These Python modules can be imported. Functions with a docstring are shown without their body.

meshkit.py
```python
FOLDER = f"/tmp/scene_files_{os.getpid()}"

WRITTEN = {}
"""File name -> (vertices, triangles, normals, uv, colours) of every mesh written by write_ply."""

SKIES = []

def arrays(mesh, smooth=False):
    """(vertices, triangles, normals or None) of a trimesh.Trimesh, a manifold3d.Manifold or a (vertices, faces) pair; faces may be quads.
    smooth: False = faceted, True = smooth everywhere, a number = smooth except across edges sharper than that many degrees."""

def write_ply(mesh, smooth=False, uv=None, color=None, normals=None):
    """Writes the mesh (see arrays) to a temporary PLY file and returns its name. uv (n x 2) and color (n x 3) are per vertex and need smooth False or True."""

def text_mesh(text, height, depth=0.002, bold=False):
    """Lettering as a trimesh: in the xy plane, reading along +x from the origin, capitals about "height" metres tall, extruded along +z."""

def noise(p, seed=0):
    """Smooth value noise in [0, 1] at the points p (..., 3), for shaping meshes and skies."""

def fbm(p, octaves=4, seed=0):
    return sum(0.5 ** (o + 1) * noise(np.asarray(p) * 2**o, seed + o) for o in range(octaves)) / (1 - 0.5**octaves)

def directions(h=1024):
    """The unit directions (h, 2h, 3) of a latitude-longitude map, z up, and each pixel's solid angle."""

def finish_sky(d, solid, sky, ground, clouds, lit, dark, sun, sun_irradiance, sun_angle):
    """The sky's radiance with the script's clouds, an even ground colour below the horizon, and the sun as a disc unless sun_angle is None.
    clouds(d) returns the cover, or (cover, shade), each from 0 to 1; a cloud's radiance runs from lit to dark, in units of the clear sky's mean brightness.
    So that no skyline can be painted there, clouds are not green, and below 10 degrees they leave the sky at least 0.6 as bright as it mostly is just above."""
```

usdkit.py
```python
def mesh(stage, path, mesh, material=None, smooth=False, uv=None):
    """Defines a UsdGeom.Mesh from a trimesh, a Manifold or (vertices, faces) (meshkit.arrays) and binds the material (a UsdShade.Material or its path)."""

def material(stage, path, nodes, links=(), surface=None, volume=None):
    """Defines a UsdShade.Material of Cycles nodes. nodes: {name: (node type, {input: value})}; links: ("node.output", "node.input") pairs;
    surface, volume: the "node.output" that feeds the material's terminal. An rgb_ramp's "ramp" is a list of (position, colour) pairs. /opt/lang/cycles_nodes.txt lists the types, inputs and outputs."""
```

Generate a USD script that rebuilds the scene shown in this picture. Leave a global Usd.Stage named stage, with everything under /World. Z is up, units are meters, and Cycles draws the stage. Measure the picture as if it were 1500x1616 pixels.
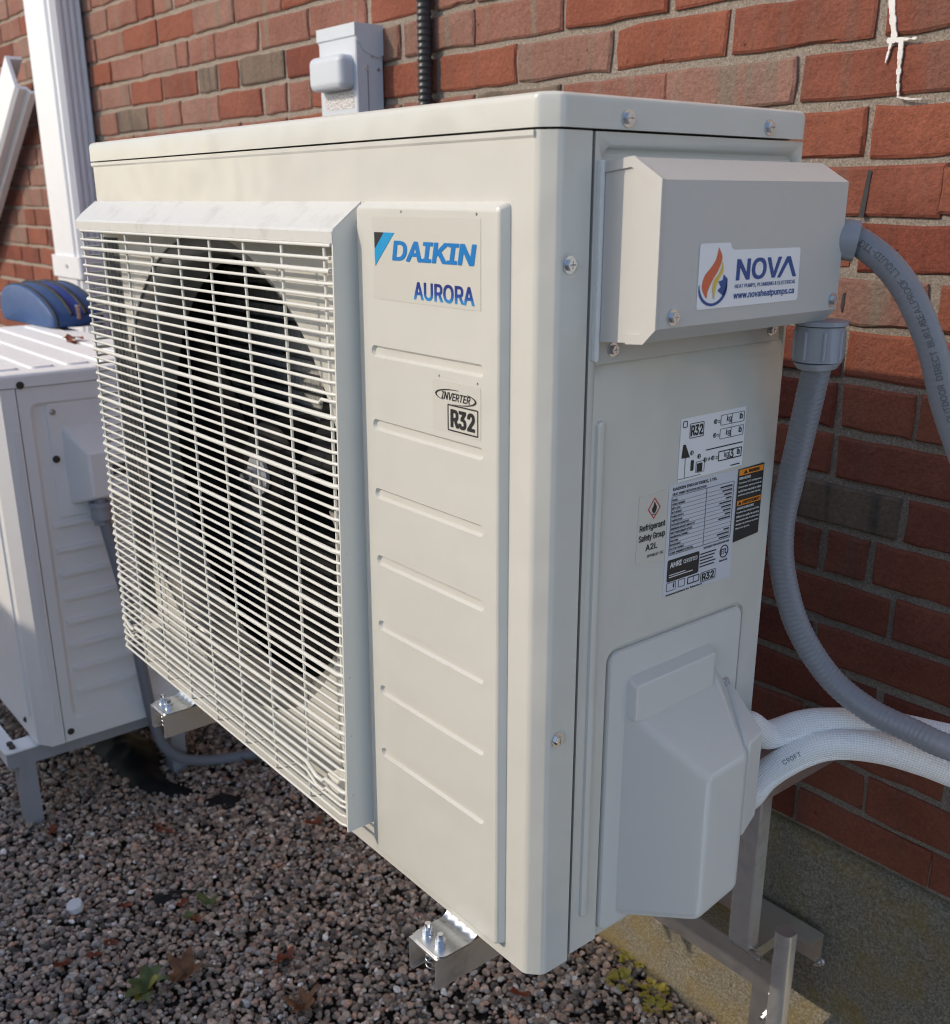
import math, random
import numpy as np, trimesh
import manifold3d as m3
from manifold3d import Manifold, CrossSection
from shapely import affinity
from shapely.geometry import Polygon, Point
from pxr import Usd, UsdGeom, UsdLux, UsdShade, Gf, Sdf, Vt
import usdkit, meshkit

random.seed(7)
RNG = np.random.default_rng(7)
OFF = np.array([0, 0, 0.65])          # all shapes are written with z = 0 at the heat pump's underside; the ground is z = 0 in the world
stage = Usd.Stage.CreateInMemory()
UsdGeom.SetStageUpAxis(stage, UsdGeom.Tokens.z)
UsdGeom.SetStageMetersPerUnit(stage, 1.0)
WORLD = UsdGeom.Xform.Define(stage, '/World')
stage.SetDefaultPrim(WORLD.GetPrim())
UsdGeom.Scope.Define(stage, '/World/Looks')

# ------------------------------------------------------------------ camera
CAM = np.array([0.55147062, -0.51392015, 0.66448319])
CR = np.array([0.63149565, 0.77537517, -0.00256895])
CD = np.array([0.24430972, -0.20211753, -0.94839932])
CF = np.array([-0.73588451, 0.59828242, -0.31706803])
cam = UsdGeom.Camera.Define(stage, '/World/camera')
rows = [list(CR) + [0], list(-CD) + [0], list(-CF) + [0], list(CAM + OFF) + [1]]
cam.AddTransformOp().Set(Gf.Matrix4d(*[float(x) for r in rows for x in r]))
cam.CreateHorizontalApertureAttr(24.0)
cam.CreateVerticalApertureAttr(24.0 * 1616 / 1500)
cam.CreateFocalLengthAttr(24.0 * 1629.526 / 1500)
cam.CreateVerticalApertureOffsetAttr(24.0 * 50.0 / 1500)
cam.CreateClippingRangeAttr(Gf.Vec2f(0.05, 200))
cam.CreateFStopAttr(7.5)
cam.CreateFocusDistanceAttr(1.0)
cam.CreateExposureAttr(0.36)

# ------------------------------------------------------------------ sky and sun
SUN_EL, SUN_AZW = math.radians(31.7), math.radians(62)
TOSUN = np.array([-math.cos(SUN_AZW) * math.cos(SUN_EL), -math.sin(SUN_AZW) * math.cos(SUN_EL), math.sin(SUN_EL)])
sky = UsdLux.DomeLight.Define(stage, '/World/sky')
sky.GetPrim().SetCustomDataByKey('kind', 'structure')
skym = usdkit.material(stage, '/World/Looks/sky_look', {
    's': ('sky_texture', {'sky_type': 'single_scattering', 'sun_disc': False, 'sun_elevation': SUN_EL,
                          'sun_rotation': math.atan2(TOSUN[0], TOSUN[1]), 'aerosol_density': 1.5}),
    'b': ('background_shader', {'strength': 0.15})}, [('s.color', 'b.color')], surface='b.background')
UsdShade.MaterialBindingAPI.Apply(sky.GetPrim()).Bind(skym)
sun = UsdLux.DistantLight.Define(stage, '/World/sun')
sun.CreateIntensityAttr(0.50)
sun.CreateAngleAttr(0.6)
sun.CreateNormalizeAttr(True)
sun.CreateColorAttr(Gf.Vec3f(1.0, 0.88, 0.70))
zx = TOSUN; xx = np.cross([0, 0, 1.0], zx); xx /= np.linalg.norm(xx); yx = np.cross(zx, xx)
sun.AddTransformOp().Set(Gf.Matrix4d(*[float(v) for r in ([*xx, 0], [*yx, 0], [*zx, 0], [0, -3, 6, 1]) for v in r]))

# ------------------------------------------------------------------ helpers: prims
used = {}
def numbered(parent, name):
    k = (parent, name)
    n = used.get(k, 0); used[k] = n + 1
    return f'{parent}/{name}' if n == 0 else f'{parent}/{name}_{n:03d}'
LOC = {}
def meta(prim, label=None, cat=None, group=None, kind=None):
    for k, v in (('label', label), ('category', cat), ('group', group), ('kind', kind)):
        if v: prim.SetCustomDataByKey(k, v)
def thing(name, label, cat, loc=(0, 0, 0), group=None, kind=None):
    p = numbered('/World', name)
    x = UsdGeom.Xform.Define(stage, p)
    l = np.array(loc, float) + OFF
    x.AddTranslateOp().Set(Gf.Vec3d(*map(float, l)))
    LOC[p] = l
    meta(x.GetPrim(), label, cat, group, kind)
    return p
def tri(mesh):
    if hasattr(mesh, 'to_mesh'):
        m = mesh.to_mesh(); return np.array(m.vert_properties[:, :3], float), np.array(m.tri_verts)
    if isinstance(mesh, (tuple, list)):
        v, f = np.asarray(mesh[0], float), np.asarray(mesh[1], int)
        if f.shape[1] == 4: f = np.vstack([f[:, [0, 1, 2]], f[:, [0, 2, 3]]])
        return v, f
    return np.array(mesh.vertices), np.array(mesh.faces)
def cat(meshes):
    vs, fs, n = [], [], 0
    for m in meshes:
        v, f = tri(m); vs.append(v); fs.append(f + n); n += len(v)
    return np.vstack(vs), np.vstack(fs)
def part(parent, name, mesh, m, smooth=False, label=None, kind=None, uv=None):
    v, f = tri(mesh)
    root = '/'.join(parent.split('/')[:3])
    p = numbered(parent, name)
    usdkit.mesh(stage, p, (v + OFF - LOC[root], f), m, smooth, uv)
    if label or kind: meta(stage.GetPrimAtPath(p), label, None, None, kind)
    return p
def solo(name, label, cat_, mesh, m, smooth=False, group=None, kind=None, uv=None):
    v, f = tri(mesh)
    p = numbered('/World', name)
    usdkit.mesh(stage, p, (v + OFF, f), m, smooth, uv)
    meta(stage.GetPrimAtPath(p), label, cat_, group, kind)
    return p

# ------------------------------------------------------------------ helpers: shapes
def box(x0, x1, y0, y1, z0, z1):
    return Manifold.cube([x1 - x0, y1 - y0, z1 - z0]).translate([x0, y0, z0])
def cbox(x0, x1, y0, y1, z0, z1, c=0.002):
    return Manifold.batch_hull([box(x0 + c, x1 - c, y0 + c, y1 - c, z0, z1), box(x0 + c, x1 - c, y0, y1, z0 + c, z1 - c), box(x0, x1, y0 + c, y1 - c, z0 + c, z1 - c)])
def rbox(x0, x1, y0, y1, z0, z1, r, n=16):
    s = Manifold.sphere(r, n)
    return Manifold.batch_hull([s.translate([x, y, z]) for x in (x0 + r, x1 - r) for y in (y0 + r, y1 - r) for z in (z0 + r, z1 - r)])
def rrect(u0, u1, v0, v1, r, n=6):
    out = []
    for cx, cy, a0 in ((u1 - r, v1 - r, 0), (u0 + r, v1 - r, 90), (u0 + r, v0 + r, 180), (u1 - r, v0 + r, 270)):
        for k in range(n + 1):
            a = math.radians(a0 + 90 * k / n); out.append((cx + r * math.cos(a), cy + r * math.sin(a)))
    return out
def Fm(y0=0.0):
    return lambda u, v, h: (u, y0 - h, v)
def Sm(x0=0.0):
    return lambda u, v, h: (x0 + h, u, v)
def Tm(z0=0.0):
    return lambda u, v, h: (u, v, z0 + h)
def layers(mp, lv):
    return Manifold.hull_points(np.array([mp(u, v, h) for poly, h in lv for u, v in poly], float))
def ext_z(poly, z0, z1):
    return CrossSection([poly]).extrude(z1 - z0).translate([0, 0, z0])
def ext_y(poly, y0, y1):            # poly in (x, z)
    return CrossSection([poly]).extrude(y1 - y0).rotate([90, 0, 0]).translate([0, y1, 0])
def ext_x(poly, x0, x1):            # poly in (y, z)
    return CrossSection([poly]).extrude(x1 - x0).transform(np.array([[0, 0, 1, x0], [1, 0, 0, 0], [0, 1, 0, 0]], float))
def ccw(p):
    a = sum(p[i][0] * p[(i + 1) % len(p)][1] - p[(i + 1) % len(p)][0] * p[i][1] for i in range(len(p)))
    return p if a > 0 else p[::-1]
def sheet(pts, t):
    """a bent metal sheet: polyline pts thickened to its left by t, as a polygon"""
    from shapely.geometry import LineString
    g = LineString(pts).buffer(t / 2, cap_style=2, join_style=2)
    return ccw(list(g.exterior.coords)[:-1])
def cyl(p, q, r, n=20, r2=None):
    p, q = np.array(p, float), np.array(q, float); d = q - p; L = np.linalg.norm(d); d /= L
    m = Manifold.cylinder(L, r, r if r2 is None else r2, n)
    a = np.cross([0, 0, 1], d)
    x = np.array([1, 0, 0.]) if abs(d[2]) > 0.99 else a / np.linalg.norm(a)
    y = np.cross(d, x)
    return m.transform(np.column_stack([x, y, d, p]))
def spline(P, step=0.008):
    P = np.array(P, float); Q = np.vstack([2 * P[0] - P[1], P, 2 * P[-1] - P[-2]]); out = []
    for i in range(1, len(Q) - 2):
        n = max(2, int(np.linalg.norm(Q[i + 1] - Q[i]) / step))
        for t in np.linspace(0, 1, n, endpoint=False):
            a, b, c, d = Q[i - 1], Q[i], Q[i + 1], Q[i + 2]
            out.append(0.5 * (2 * b + (c - a) * t + (2 * a - 5 * b + 4 * c - d) * t * t + (3 * b - a - 3 * c + d) * t ** 3))
    out.append(P[-1]); return np.array(out)
def tube(path, r, n=16, uvs=False, sq=1.0):
    path = np.array(path, float); T = np.gradient(path, axis=0); T /= np.linalg.norm(T, axis=1)[:, None]
    r = np.broadcast_to(r, len(path)); N = np.cross(T[0], [0.3, 0.2, 1]); N /= np.linalg.norm(N)
    s = np.r_[0, np.cumsum(np.linalg.norm(np.diff(path, axis=0), axis=1))]
    V, UV = [], []
    m = n + 1 if uvs else n
    for i in range(len(path)):
        N = N - T[i] * (N @ T[i]); N /= np.linalg.norm(N); B = np.cross(T[i], N)
        for k in range(m):
            a = 2 * math.pi * k / n
            V.append(path[i] + r[i] * (math.cos(a) * N + sq * math.sin(a) * B)); UV.append((s[i], k / n))
    F = []
    for i in range(len(path) - 1):
        for k in range(n):
            a, b = i * m + k, i * m + (k + 1) % m
            F += [(a, b, b + m), (a, b + m, a + m)]
    c0, c1 = len(V), len(V) + 1
    V += [path[0], path[-1]]; UV += [(0, 0), (s[-1], 0)]
    for k in range(n):
        F += [(c0, (k + 1) % m, k), (c1, (len(path) - 1) * m + k, (len(path) - 1) * m + (k + 1) % m)]
    return (np.array(V), np.array(F)), np.array(UV)
def screw(p, axis, r=0.0062):
    """washer-head screw: p on the surface, axis outward"""
    p, a = np.array(p, float), np.array(axis, float)
    body = cyl(p, p + a * 0.0012, r, 20) + cyl(p + a * 0.0012, p + a * 0.0042, r * 0.72, 6, r * 0.66)
    u = np.cross(a, [0, 0, 1.0]); u = u / np.linalg.norm(u) if np.linalg.norm(u) > 0.1 else np.array([1., 0, 0]); w = np.cross(a, u)
    for d, e in ((u, w), (w, u)):
        c = cyl(p + a * 0.003 - d * r * 0.45, p + a * 0.003 + d * r * 0.45, r * 0.09, 6)
        body = body - c.translate(list(a * 0.001)) - c
    return body
_tx = {}
def text(t, bold=False):
    if (t, bold) not in _tx:
        m = meshkit.text_mesh(t, 0.1, 0.002, bold); v = np.array(m.vertices); _tx[(t, bold)] = (v, np.array(m.faces))
    return _tx[(t, bold)]
def fit_text(t, mp, u0, u1, v0, v1, h, bold=False, shear=0.0, th=0.00025, slope=0.0):
    v, f = text(t, bold); lo, hi = v.min(0), v.max(0)
    a = (v[:, 0] - lo[0]) / (hi[0] - lo[0]); b = (v[:, 1] - lo[1]) / (hi[1] - lo[1])
    sh = shear * (v1 - v0)
    U = u0 + a * (u1 - u0 - sh) + b * sh; V = v0 + b * (v1 - v0) + slope * (U - u0)
    H = h + v[:, 2] / 0.002 * th
    return np.array([mp(x, y, z) for x, y, z in zip(U, V, H)]), f
def heavy(k, *a, **kw):
    h0 = a[6]; ms = []
    for i, (du, dv) in enumerate(((0, 0), (1, 0), (-1, 0), (0.7, 0.7), (-0.7, -0.7), (0.7, -0.7), (-0.7, 0.7))):
        b = list(a); b[2] += du * k + k; b[3] += du * k - k; b[4] += dv * k * 0.5 + k * 0.5; b[5] += dv * k * 0.5 - k * 0.5; b[6] = h0 + i * 4e-6
        ms.append(fit_text(*b, **kw))
    return cat(ms)
def fixed_text(t, mp, u0, v0, hgt, h, bold=False, squeeze=1.0, th=0.0002):
    v, f = text(t, bold); s = hgt / 0.1
    return np.array([mp(u0 + x * s * squeeze, v0 + y * s, h + z / 0.002 * th) for x, y, z in v]), f
def flat(poly, mp, h, th=0.00025):
    g = poly if hasattr(poly, 'geom_type') else Polygon(poly)
    ms = []
    for q in getattr(g, 'geoms', [g]):
        m = trimesh.creation.extrude_polygon(q, 1.0, engine='earcut')
        ms.append((np.array([mp(x, y, h + z * th) for x, y, z in m.vertices]), np.array(m.faces)))
    return cat(ms)
def ring(u0, u1, v0, v1, t, r=0.001):
    return Polygon(rrect(u0, u1, v0, v1, r, 3)).difference(Polygon(rrect(u0 + t, u1 - t, v0 + t, v1 - t, max(r - t, 1e-5), 3)))

# ------------------------------------------------------------------ materials
L = '/World/Looks/'
def paint(name, col, rough=0.35, peel=0.02, dirt=0.0, dirtcol=(0.3, 0.25, 0.18), metallic=0.0, wav=0.0, spec=0.5, coat=0.0):
    n = {'g': ('geometry', {}), 'n1': ('noise_texture', {'scale': 900.0, 'detail': 1.0}), 'b1': ('bump', {'strength': peel, 'distance': 0.002}),
         'n2': ('noise_texture', {'scale': 9.0, 'detail': 2.0}), 'b2': ('bump', {'strength': wav, 'distance': 0.02}),
         'n3': ('noise_texture', {'scale': 26.0, 'detail': 6.0, 'roughness': 0.7}), 'r3': ('map_range', {'from_min': 0.52, 'from_max': 0.8, 'to_min': 0.0, 'to_max': dirt, 'clamp': True}),
         'mx': ('mix_color', {'a': col, 'b': dirtcol}),
         'rr': ('map_range', {'from_min': 0.3, 'from_max': 0.7, 'to_min': rough * 0.85, 'to_max': rough * 1.2}),
         'p': ('principled_bsdf', {'metallic': metallic, 'specular_ior_level': spec, 'coat_weight': coat, 'coat_roughness': 0.15})}
    lk = [('g.position', 'n1.vector'), ('g.position', 'n2.vector'), ('g.position', 'n3.vector'), ('n1.fac', 'b1.height'), ('n2.fac', 'b2.height'), ('b2.normal', 'b1.normal'),
          ('b1.normal', 'p.normal'), ('n3.fac', 'r3.value'), ('r3.result', 'mx.fac'), ('mx.result', 'p.base_color'), ('n3.fac', 'rr.value'), ('rr.result', 'p.roughness')]
    return usdkit.material(stage, L + name, n, lk, surface='p.BSDF')
IVORY = paint('ivory_enamel', (0.575, 0.565, 0.522), 0.19, 0.03, 0.30, (0.49, 0.47, 0.42), wav=0.25)
IVORY_G = paint('grille_enamel', (0.68, 0.67, 0.62), 0.30, 0.0, 0.12, (0.45, 0.42, 0.36))
IVORY_D = paint('dusty_enamel', (0.60, 0.59, 0.56), 0.36, 0.02, 0.75, (0.40, 0.385, 0.37), wav=0.06)
COVER = paint('cover_plastic', (0.60, 0.595, 0.575), 0.45, 0.05)
TERM = paint('cover_enamel', (0.51, 0.50, 0.48), 0.36, 0.03, wav=0.04)
OLDW = paint('aged_white_enamel', (0.77, 0.77, 0.78), 0.45, 0.03, 0.10, (0.42, 0.38, 0.30), wav=0.02)
BLACKP = paint('black_plastic', (0.006, 0.006, 0.0065), 0.6, 0.05, spec=0.2)
DARKIN = paint('dark_inside', (0.015, 0.015, 0.016), 0.8, 0.0)
DARKCOIL = paint('dark_coil', (0.075, 0.077, 0.08), 0.6, 0.0)
SHROUD = paint('shroud_plastic', (0.17, 0.165, 0.155), 0.35, 0.02)
GALV = paint('galvanised_steel', (0.62, 0.64, 0.66), 0.30, 0.03, 0.25, (0.40, 0.41, 0.42), metallic=1.0)
ZINC = paint('zinc_steel', (0.66, 0.68, 0.72), 0.26, 0.0, 0.2, (0.3, 0.3, 0.3), metallic=1.0)
ALU = paint('mill_aluminium', (0.70, 0.68, 0.66), 0.38, 0.05, 0.3, (0.42, 0.40, 0.37), metallic=1.0)
ALU_P = paint('grey_coated_steel', (0.36, 0.37, 0.41), 0.5, 0.05, 0.3, (0.25, 0.24, 0.23), metallic=0.3)
ALU_B = paint('bright_aluminium', (0.80, 0.79, 0.78), 0.36, 0.08, 0.35, (0.55, 0.53, 0.50), metallic=0.9)
WHITEPVC = paint('white_pvc', (0.68, 0.69, 0.73), 0.35, 0.0, 0.0)
GREYBOX = paint('grey_enamel_box', (0.50, 0.53, 0.58), 0.4, 0.03)
CONDUIT = paint('grey_conduit', (0.195, 0.21, 0.245), 0.38, 0.03, 0.2, (0.17, 0.17, 0.18))
FITTING = paint('grey_fitting', (0.28, 0.30, 0.345), 0.42, 0.03)
BLACKC = paint('black_cable', (0.02, 0.02, 0.022), 0.35, 0.0)
INK = paint('black_ink', (0.015, 0.015, 0.015), 0.5, 0.0)
INKG = paint('faded_ink', (0.10, 0.10, 0.11), 0.6, 0.0)
BLUE1 = paint('logo_blue', (0.008, 0.165, 0.45), 0.35, 0.0)
BLUE2 = paint('logo_light_blue', (0.02, 0.28, 0.55), 0.35, 0.0)
NAVY = paint('sticker_navy', (0.015, 0.065, 0.24), 0.4, 0.0)
FLAME = paint('flame_orange', (0.62, 0.13, 0.06), 0.4, 0.0)
FLAMEY = paint('flame_yellow', (0.66, 0.48, 0.08), 0.4, 0.0)
STICKW = paint('white_sticker', (0.78, 0.79, 0.82), 0.28, 0.0)
STICKS = paint('silver_sticker', (0.58, 0.60, 0.66), 0.32, 0.0)
STICKI = paint('ivory_sticker', (0.58, 0.56, 0.50), 0.36, 0.0)
STICKI2 = paint('clear_sticker', (0.55, 0.54, 0.49), 0.18, 0.0)
ORANGE = paint('warning_orange', (0.80, 0.26, 0.02), 0.4, 0.0)
RED = paint('hazard_red', (0.55, 0.04, 0.06), 0.4, 0.0)
WHITEINK = paint('white_ink', (0.75, 0.75, 0.75), 0.5, 0.0)
RUST = paint('rusty_screw', (0.05, 0.038, 0.03), 0.7, 0.0)
FOAM = paint('white_foam', (0.75, 0.76, 0.76), 0.9, 0.3, 0.3, (0.5, 0.5, 0.5))
BAGBLUE = paint('blue_nylon', (0.022, 0.07, 0.20), 0.55, 0.25, 0.25, (0.05, 0.13, 0.26))
BAGBLUE2 = paint('royal_blue_nylon', (0.008, 0.035, 0.23), 0.55, 0.25)
BAGTRIM = paint('black_webbing', (0.012, 0.013, 0.016), 0.7, 0.2)
WOOD = paint('weathered_boards', (0.20, 0.17, 0.14), 0.8, 0.2, 0.5, (0.12, 0.10, 0.09))
CAULK = paint('white_caulk', (0.66, 0.64, 0.62), 0.7, 0.5, 1.0, (0.36, 0.27, 0.22))
STAINBLK = paint('black_mark', (0.03, 0.028, 0.03), 0.8, 0.0)
PLASTICBAG = paint('black_sheeting', (0.010, 0.010, 0.011), 0.6, 0.1, spec=0.25)
CAPW = paint('white_cap_plastic', (0.72, 0.72, 0.72), 0.4, 0.0)
TWIG = paint('dry_twig', (0.16, 0.11, 0.075), 0.8, 0.1)

AUR = usdkit.material(stage, L + 'gradient_blue', {
    'g': ('geometry', {}), 's': ('separate_xyz', {}), 'm': ('map_range', {'from_min': 0.65 + 0.586, 'from_max': 0.65 + 0.600, 'clamp': True}),
    'r': ('rgb_ramp', {'ramp': [(0, (0.03, 0.30, 0.62)), (0.45, (0.012, 0.06, 0.30)), (1, (0.01, 0.02, 0.16))]}), 'p': ('principled_bsdf', {'roughness': 0.4})},
    [('g.position', 's.vector'), ('s.z', 'm.value'), ('m.result', 'r.fac'), ('r.color', 'p.base_color')], surface='p.BSDF')
COIL = usdkit.material(stage, L + 'coil_fins', {
    'g': ('geometry', {}), 'mp': ('mapping', {'scale': (500.0, 1.0, 30.0)}), 'n': ('noise_texture', {'scale': 1.0, 'detail': 3.0}),
    'r': ('rgb_ramp', {'ramp': [(0.3, (0.26, 0.26, 0.25)), (0.7, (0.62, 0.61, 0.58))]}), 'b': ('bump', {'strength': 0.6, 'distance': 0.003}),
    'p': ('principled_bsdf', {'roughness': 0.55, 'metallic': 0.2})},
    [('g.position', 'mp.vector'), ('mp.vector', 'n.vector'), ('n.fac', 'r.fac'), ('r.color', 'p.base_color'), ('n.fac', 'b.height'), ('b.normal', 'p.normal')], surface='p.BSDF')
def brickmat(i, c1, c2, band, bandamt):
    n = {'g': ('geometry', {}), 'mp': ('mapping', {'location': (i * 3.7, 0, i * 1.3), 'scale': (1, 1, 1)}),
         'n1': ('noise_texture', {'scale': 11.0, 'detail': 3.0}), 'r1': ('rgb_ramp', {'ramp': [(0.32, c1), (0.68, c2)]}),
         'mp2': ('mapping', {'location': (i * 1.9, 0, 0), 'scale': (26.0, 10.0, 3.0)}), 'n2': ('noise_texture', {'scale': 1.0, 'detail': 2.0}),
         'k2': ('map_range', {'from_min': 0.54, 'from_max': 0.66, 'to_min': 0.0, 'to_max': bandamt, 'clamp': True}), 'm2': ('mix_color', {'b': band}),
         'n3': ('noise_texture', {'scale': 240.0, 'detail': 5.0, 'roughness': 0.75}), 'k3': ('map_range', {'from_min': 0.25, 'from_max': 0.75, 'to_min': 0.62, 'to_max': 1.35}),
         'm3': ('mix_color', {'blend_type': 'multiply', 'fac': 1.0, 'use_clamp': False}),
         'v': ('voronoi_texture', {'scale': 55.0, 'randomness': 1.0}), 'k4': ('map_range', {'from_min': 0.05, 'from_max': 0.16, 'to_min': 0.75, 'to_max': 0.0, 'clamp': True}),
         'n5': ('noise_texture', {'scale': 30.0, 'detail': 2.0}), 'k5': ('map_range', {'from_min': 0.58, 'from_max': 0.63, 'clamp': True}),
         'mu': ('math', {'math_type': 'multiply'}),
         'm4': ('mix_color', {'b': (0.05, 0.022, 0.016)}),
         'n6': ('noise_texture', {'scale': 70.0, 'detail': 7.0, 'roughness': 0.7}), 'b': ('bump', {'strength': 0.9, 'distance': 0.006}),
         'b2': ('bump', {'strength': 0.8, 'distance': 0.003, 'invert': True}),
         'p': ('principled_bsdf', {'roughness': 0.85, 'specular_ior_level': 0.3})}
    lk = [('g.position', 'mp.vector'), ('mp.vector', 'n1.vector'), ('n1.fac', 'r1.fac'), ('g.position', 'mp2.vector'), ('mp2.vector', 'n2.vector'), ('n2.fac', 'k2.value'),
          ('r1.color', 'm2.a'), ('k2.result', 'm2.fac'), ('g.position', 'n3.vector'), ('n3.fac', 'k3.value'), ('m2.result', 'm3.a'), ('k3.result', 'm3.b'),
          ('g.position', 'v.vector'), ('v.distance', 'k4.value'), ('g.position', 'n5.vector'), ('n5.fac', 'k5.value'), ('k4.result', 'mu.value1'), ('k5.result', 'mu.value2'),
          ('mu.value', 'm4.fac'), ('m3.result', 'm4.a'), ('m4.result', 'p.base_color'), ('g.position', 'n6.vector'), ('n6.fac', 'b.height'), ('mu.value', 'b2.height'), ('b.normal', 'b2.normal'), ('b2.normal', 'p.normal')]
    return usdkit.material(stage, L + f'brick_clay_{i}', n, lk, surface='p.BSDF')
BRICKS = [brickmat(0, (0.165, 0.050, 0.031), (0.225, 0.075, 0.047), (0.15, 0.08, 0.06), 0.55),
          brickmat(1, (0.20, 0.085, 0.062), (0.255, 0.118, 0.09), (0.20, 0.14, 0.105), 0.95),
          brickmat(2, (0.135, 0.036, 0.023), (0.19, 0.053, 0.033), (0.11, 0.045, 0.033), 0.45),
          brickmat(3, (0.20, 0.060, 0.035), (0.25, 0.082, 0.049), (0.17, 0.075, 0.053), 0.4),
          brickmat(4, (0.20, 0.10, 0.076), (0.26, 0.14, 0.11), (0.19, 0.14, 0.11), 1.0),
          brickmat(5, (0.125, 0.092, 0.072), (0.19, 0.135, 0.10), (0.075, 0.065, 0.055), 0.95)]
def speckle(name, ramp, scale, bump=0.8, dist=0.006, rough=0.95, big=None):
    n = {'g': ('geometry', {}), 'n': ('noise_texture', {'scale': scale, 'detail': 6.0, 'roughness': 0.8}), 'r': ('rgb_ramp', {'ramp': ramp}),
         'b': ('bump', {'strength': bump, 'distance': dist}), 'p': ('principled_bsdf', {'roughness': rough, 'specular_ior_level': 0.2})}
    lk = [('g.position', 'n.vector'), ('n.fac', 'r.fac'), ('n.fac', 'b.height'), ('b.normal', 'p.normal')]
    if big:
        n |= {'n2': ('noise_texture', {'scale': big[0], 'detail': 5.0, 'roughness': 0.65}), 'k': ('map_range', {'from_min': big[2], 'from_max': big[3], 'to_min': 0.0, 'to_max': big[4], 'clamp': True}), 'm': ('mix_color', {'b': big[1]})}
        lk += [('g.position', 'n2.vector'), ('n2.fac', 'k.value'), ('k.result', 'm.fac'), ('r.color', 'm.a'), ('m.result', 'p.base_color')]
    else:
        lk += [('r.color', 'p.base_color')]
    return usdkit.material(stage, L + name, n, lk, surface='p.BSDF')
MORTAR = speckle('mortar_grit', [(0.28, (0.10, 0.085, 0.07)), (0.44, (0.30, 0.25, 0.205)), (0.58, (0.46, 0.395, 0.34)), (0.72, (0.78, 0.72, 0.65))], 380.0, 1.0, 0.005)
CONCRETE = speckle('mossy_concrete', [(0.28, (0.06, 0.052, 0.04)), (0.44, (0.29, 0.25, 0.185)), (0.58, (0.54, 0.485, 0.385)), (0.70, (0.90, 0.86, 0.78))], 260.0, 1.0, 0.010, big=(10.0, (0.46, 0.32, 0.075), 0.44, 0.66, 0.6))
SOIL = speckle('dark_gravel_bed', [(0.3, (0.03, 0.025, 0.021)), (0.5, (0.11, 0.09, 0.075)), (0.7, (0.30, 0.25, 0.21))], 150.0, 1.0, 0.02)
def stone(i, c):
    n = {'g': ('geometry', {}), 'o': ('object_info', {}), 'n': ('noise_texture', {'scale': 160.0, 'detail': 4.0, 'roughness': 0.7}),
         'k': ('map_range', {'from_min': 0.3, 'from_max': 0.7, 'to_min': 0.55, 'to_max': 1.4}), 'ko': ('map_range', {'to_min': 0.55, 'to_max': 1.35}),
         'mm': ('math', {'math_type': 'multiply'}), 'm': ('mix_color', {'blend_type': 'multiply', 'fac': 1.0, 'a': c, 'use_clamp': False}),
         'p': ('principled_bsdf', {'roughness': 0.55, 'specular_ior_level': 0.45})}
    return usdkit.material(stage, L + f'pebble_stone_{i}', n, [('g.position', 'n.vector'), ('n.fac', 'k.value'), ('o.random', 'ko.value'), ('k.result', 'mm.value1'), ('ko.result', 'mm.value2'),
                           ('mm.value', 'm.b'), ('m.result', 'p.base_color')], surface='p.BSDF')
STONES = [stone(i, c) for i, c in enumerate([(0.40, 0.315, 0.25), (0.50, 0.36, 0.275), (0.26, 0.20, 0.16), (0.60, 0.48, 0.38), (0.40, 0.365, 0.335), (0.80, 0.76, 0.70), (0.13, 0.108, 0.094), (0.50, 0.29, 0.20)])]
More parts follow.
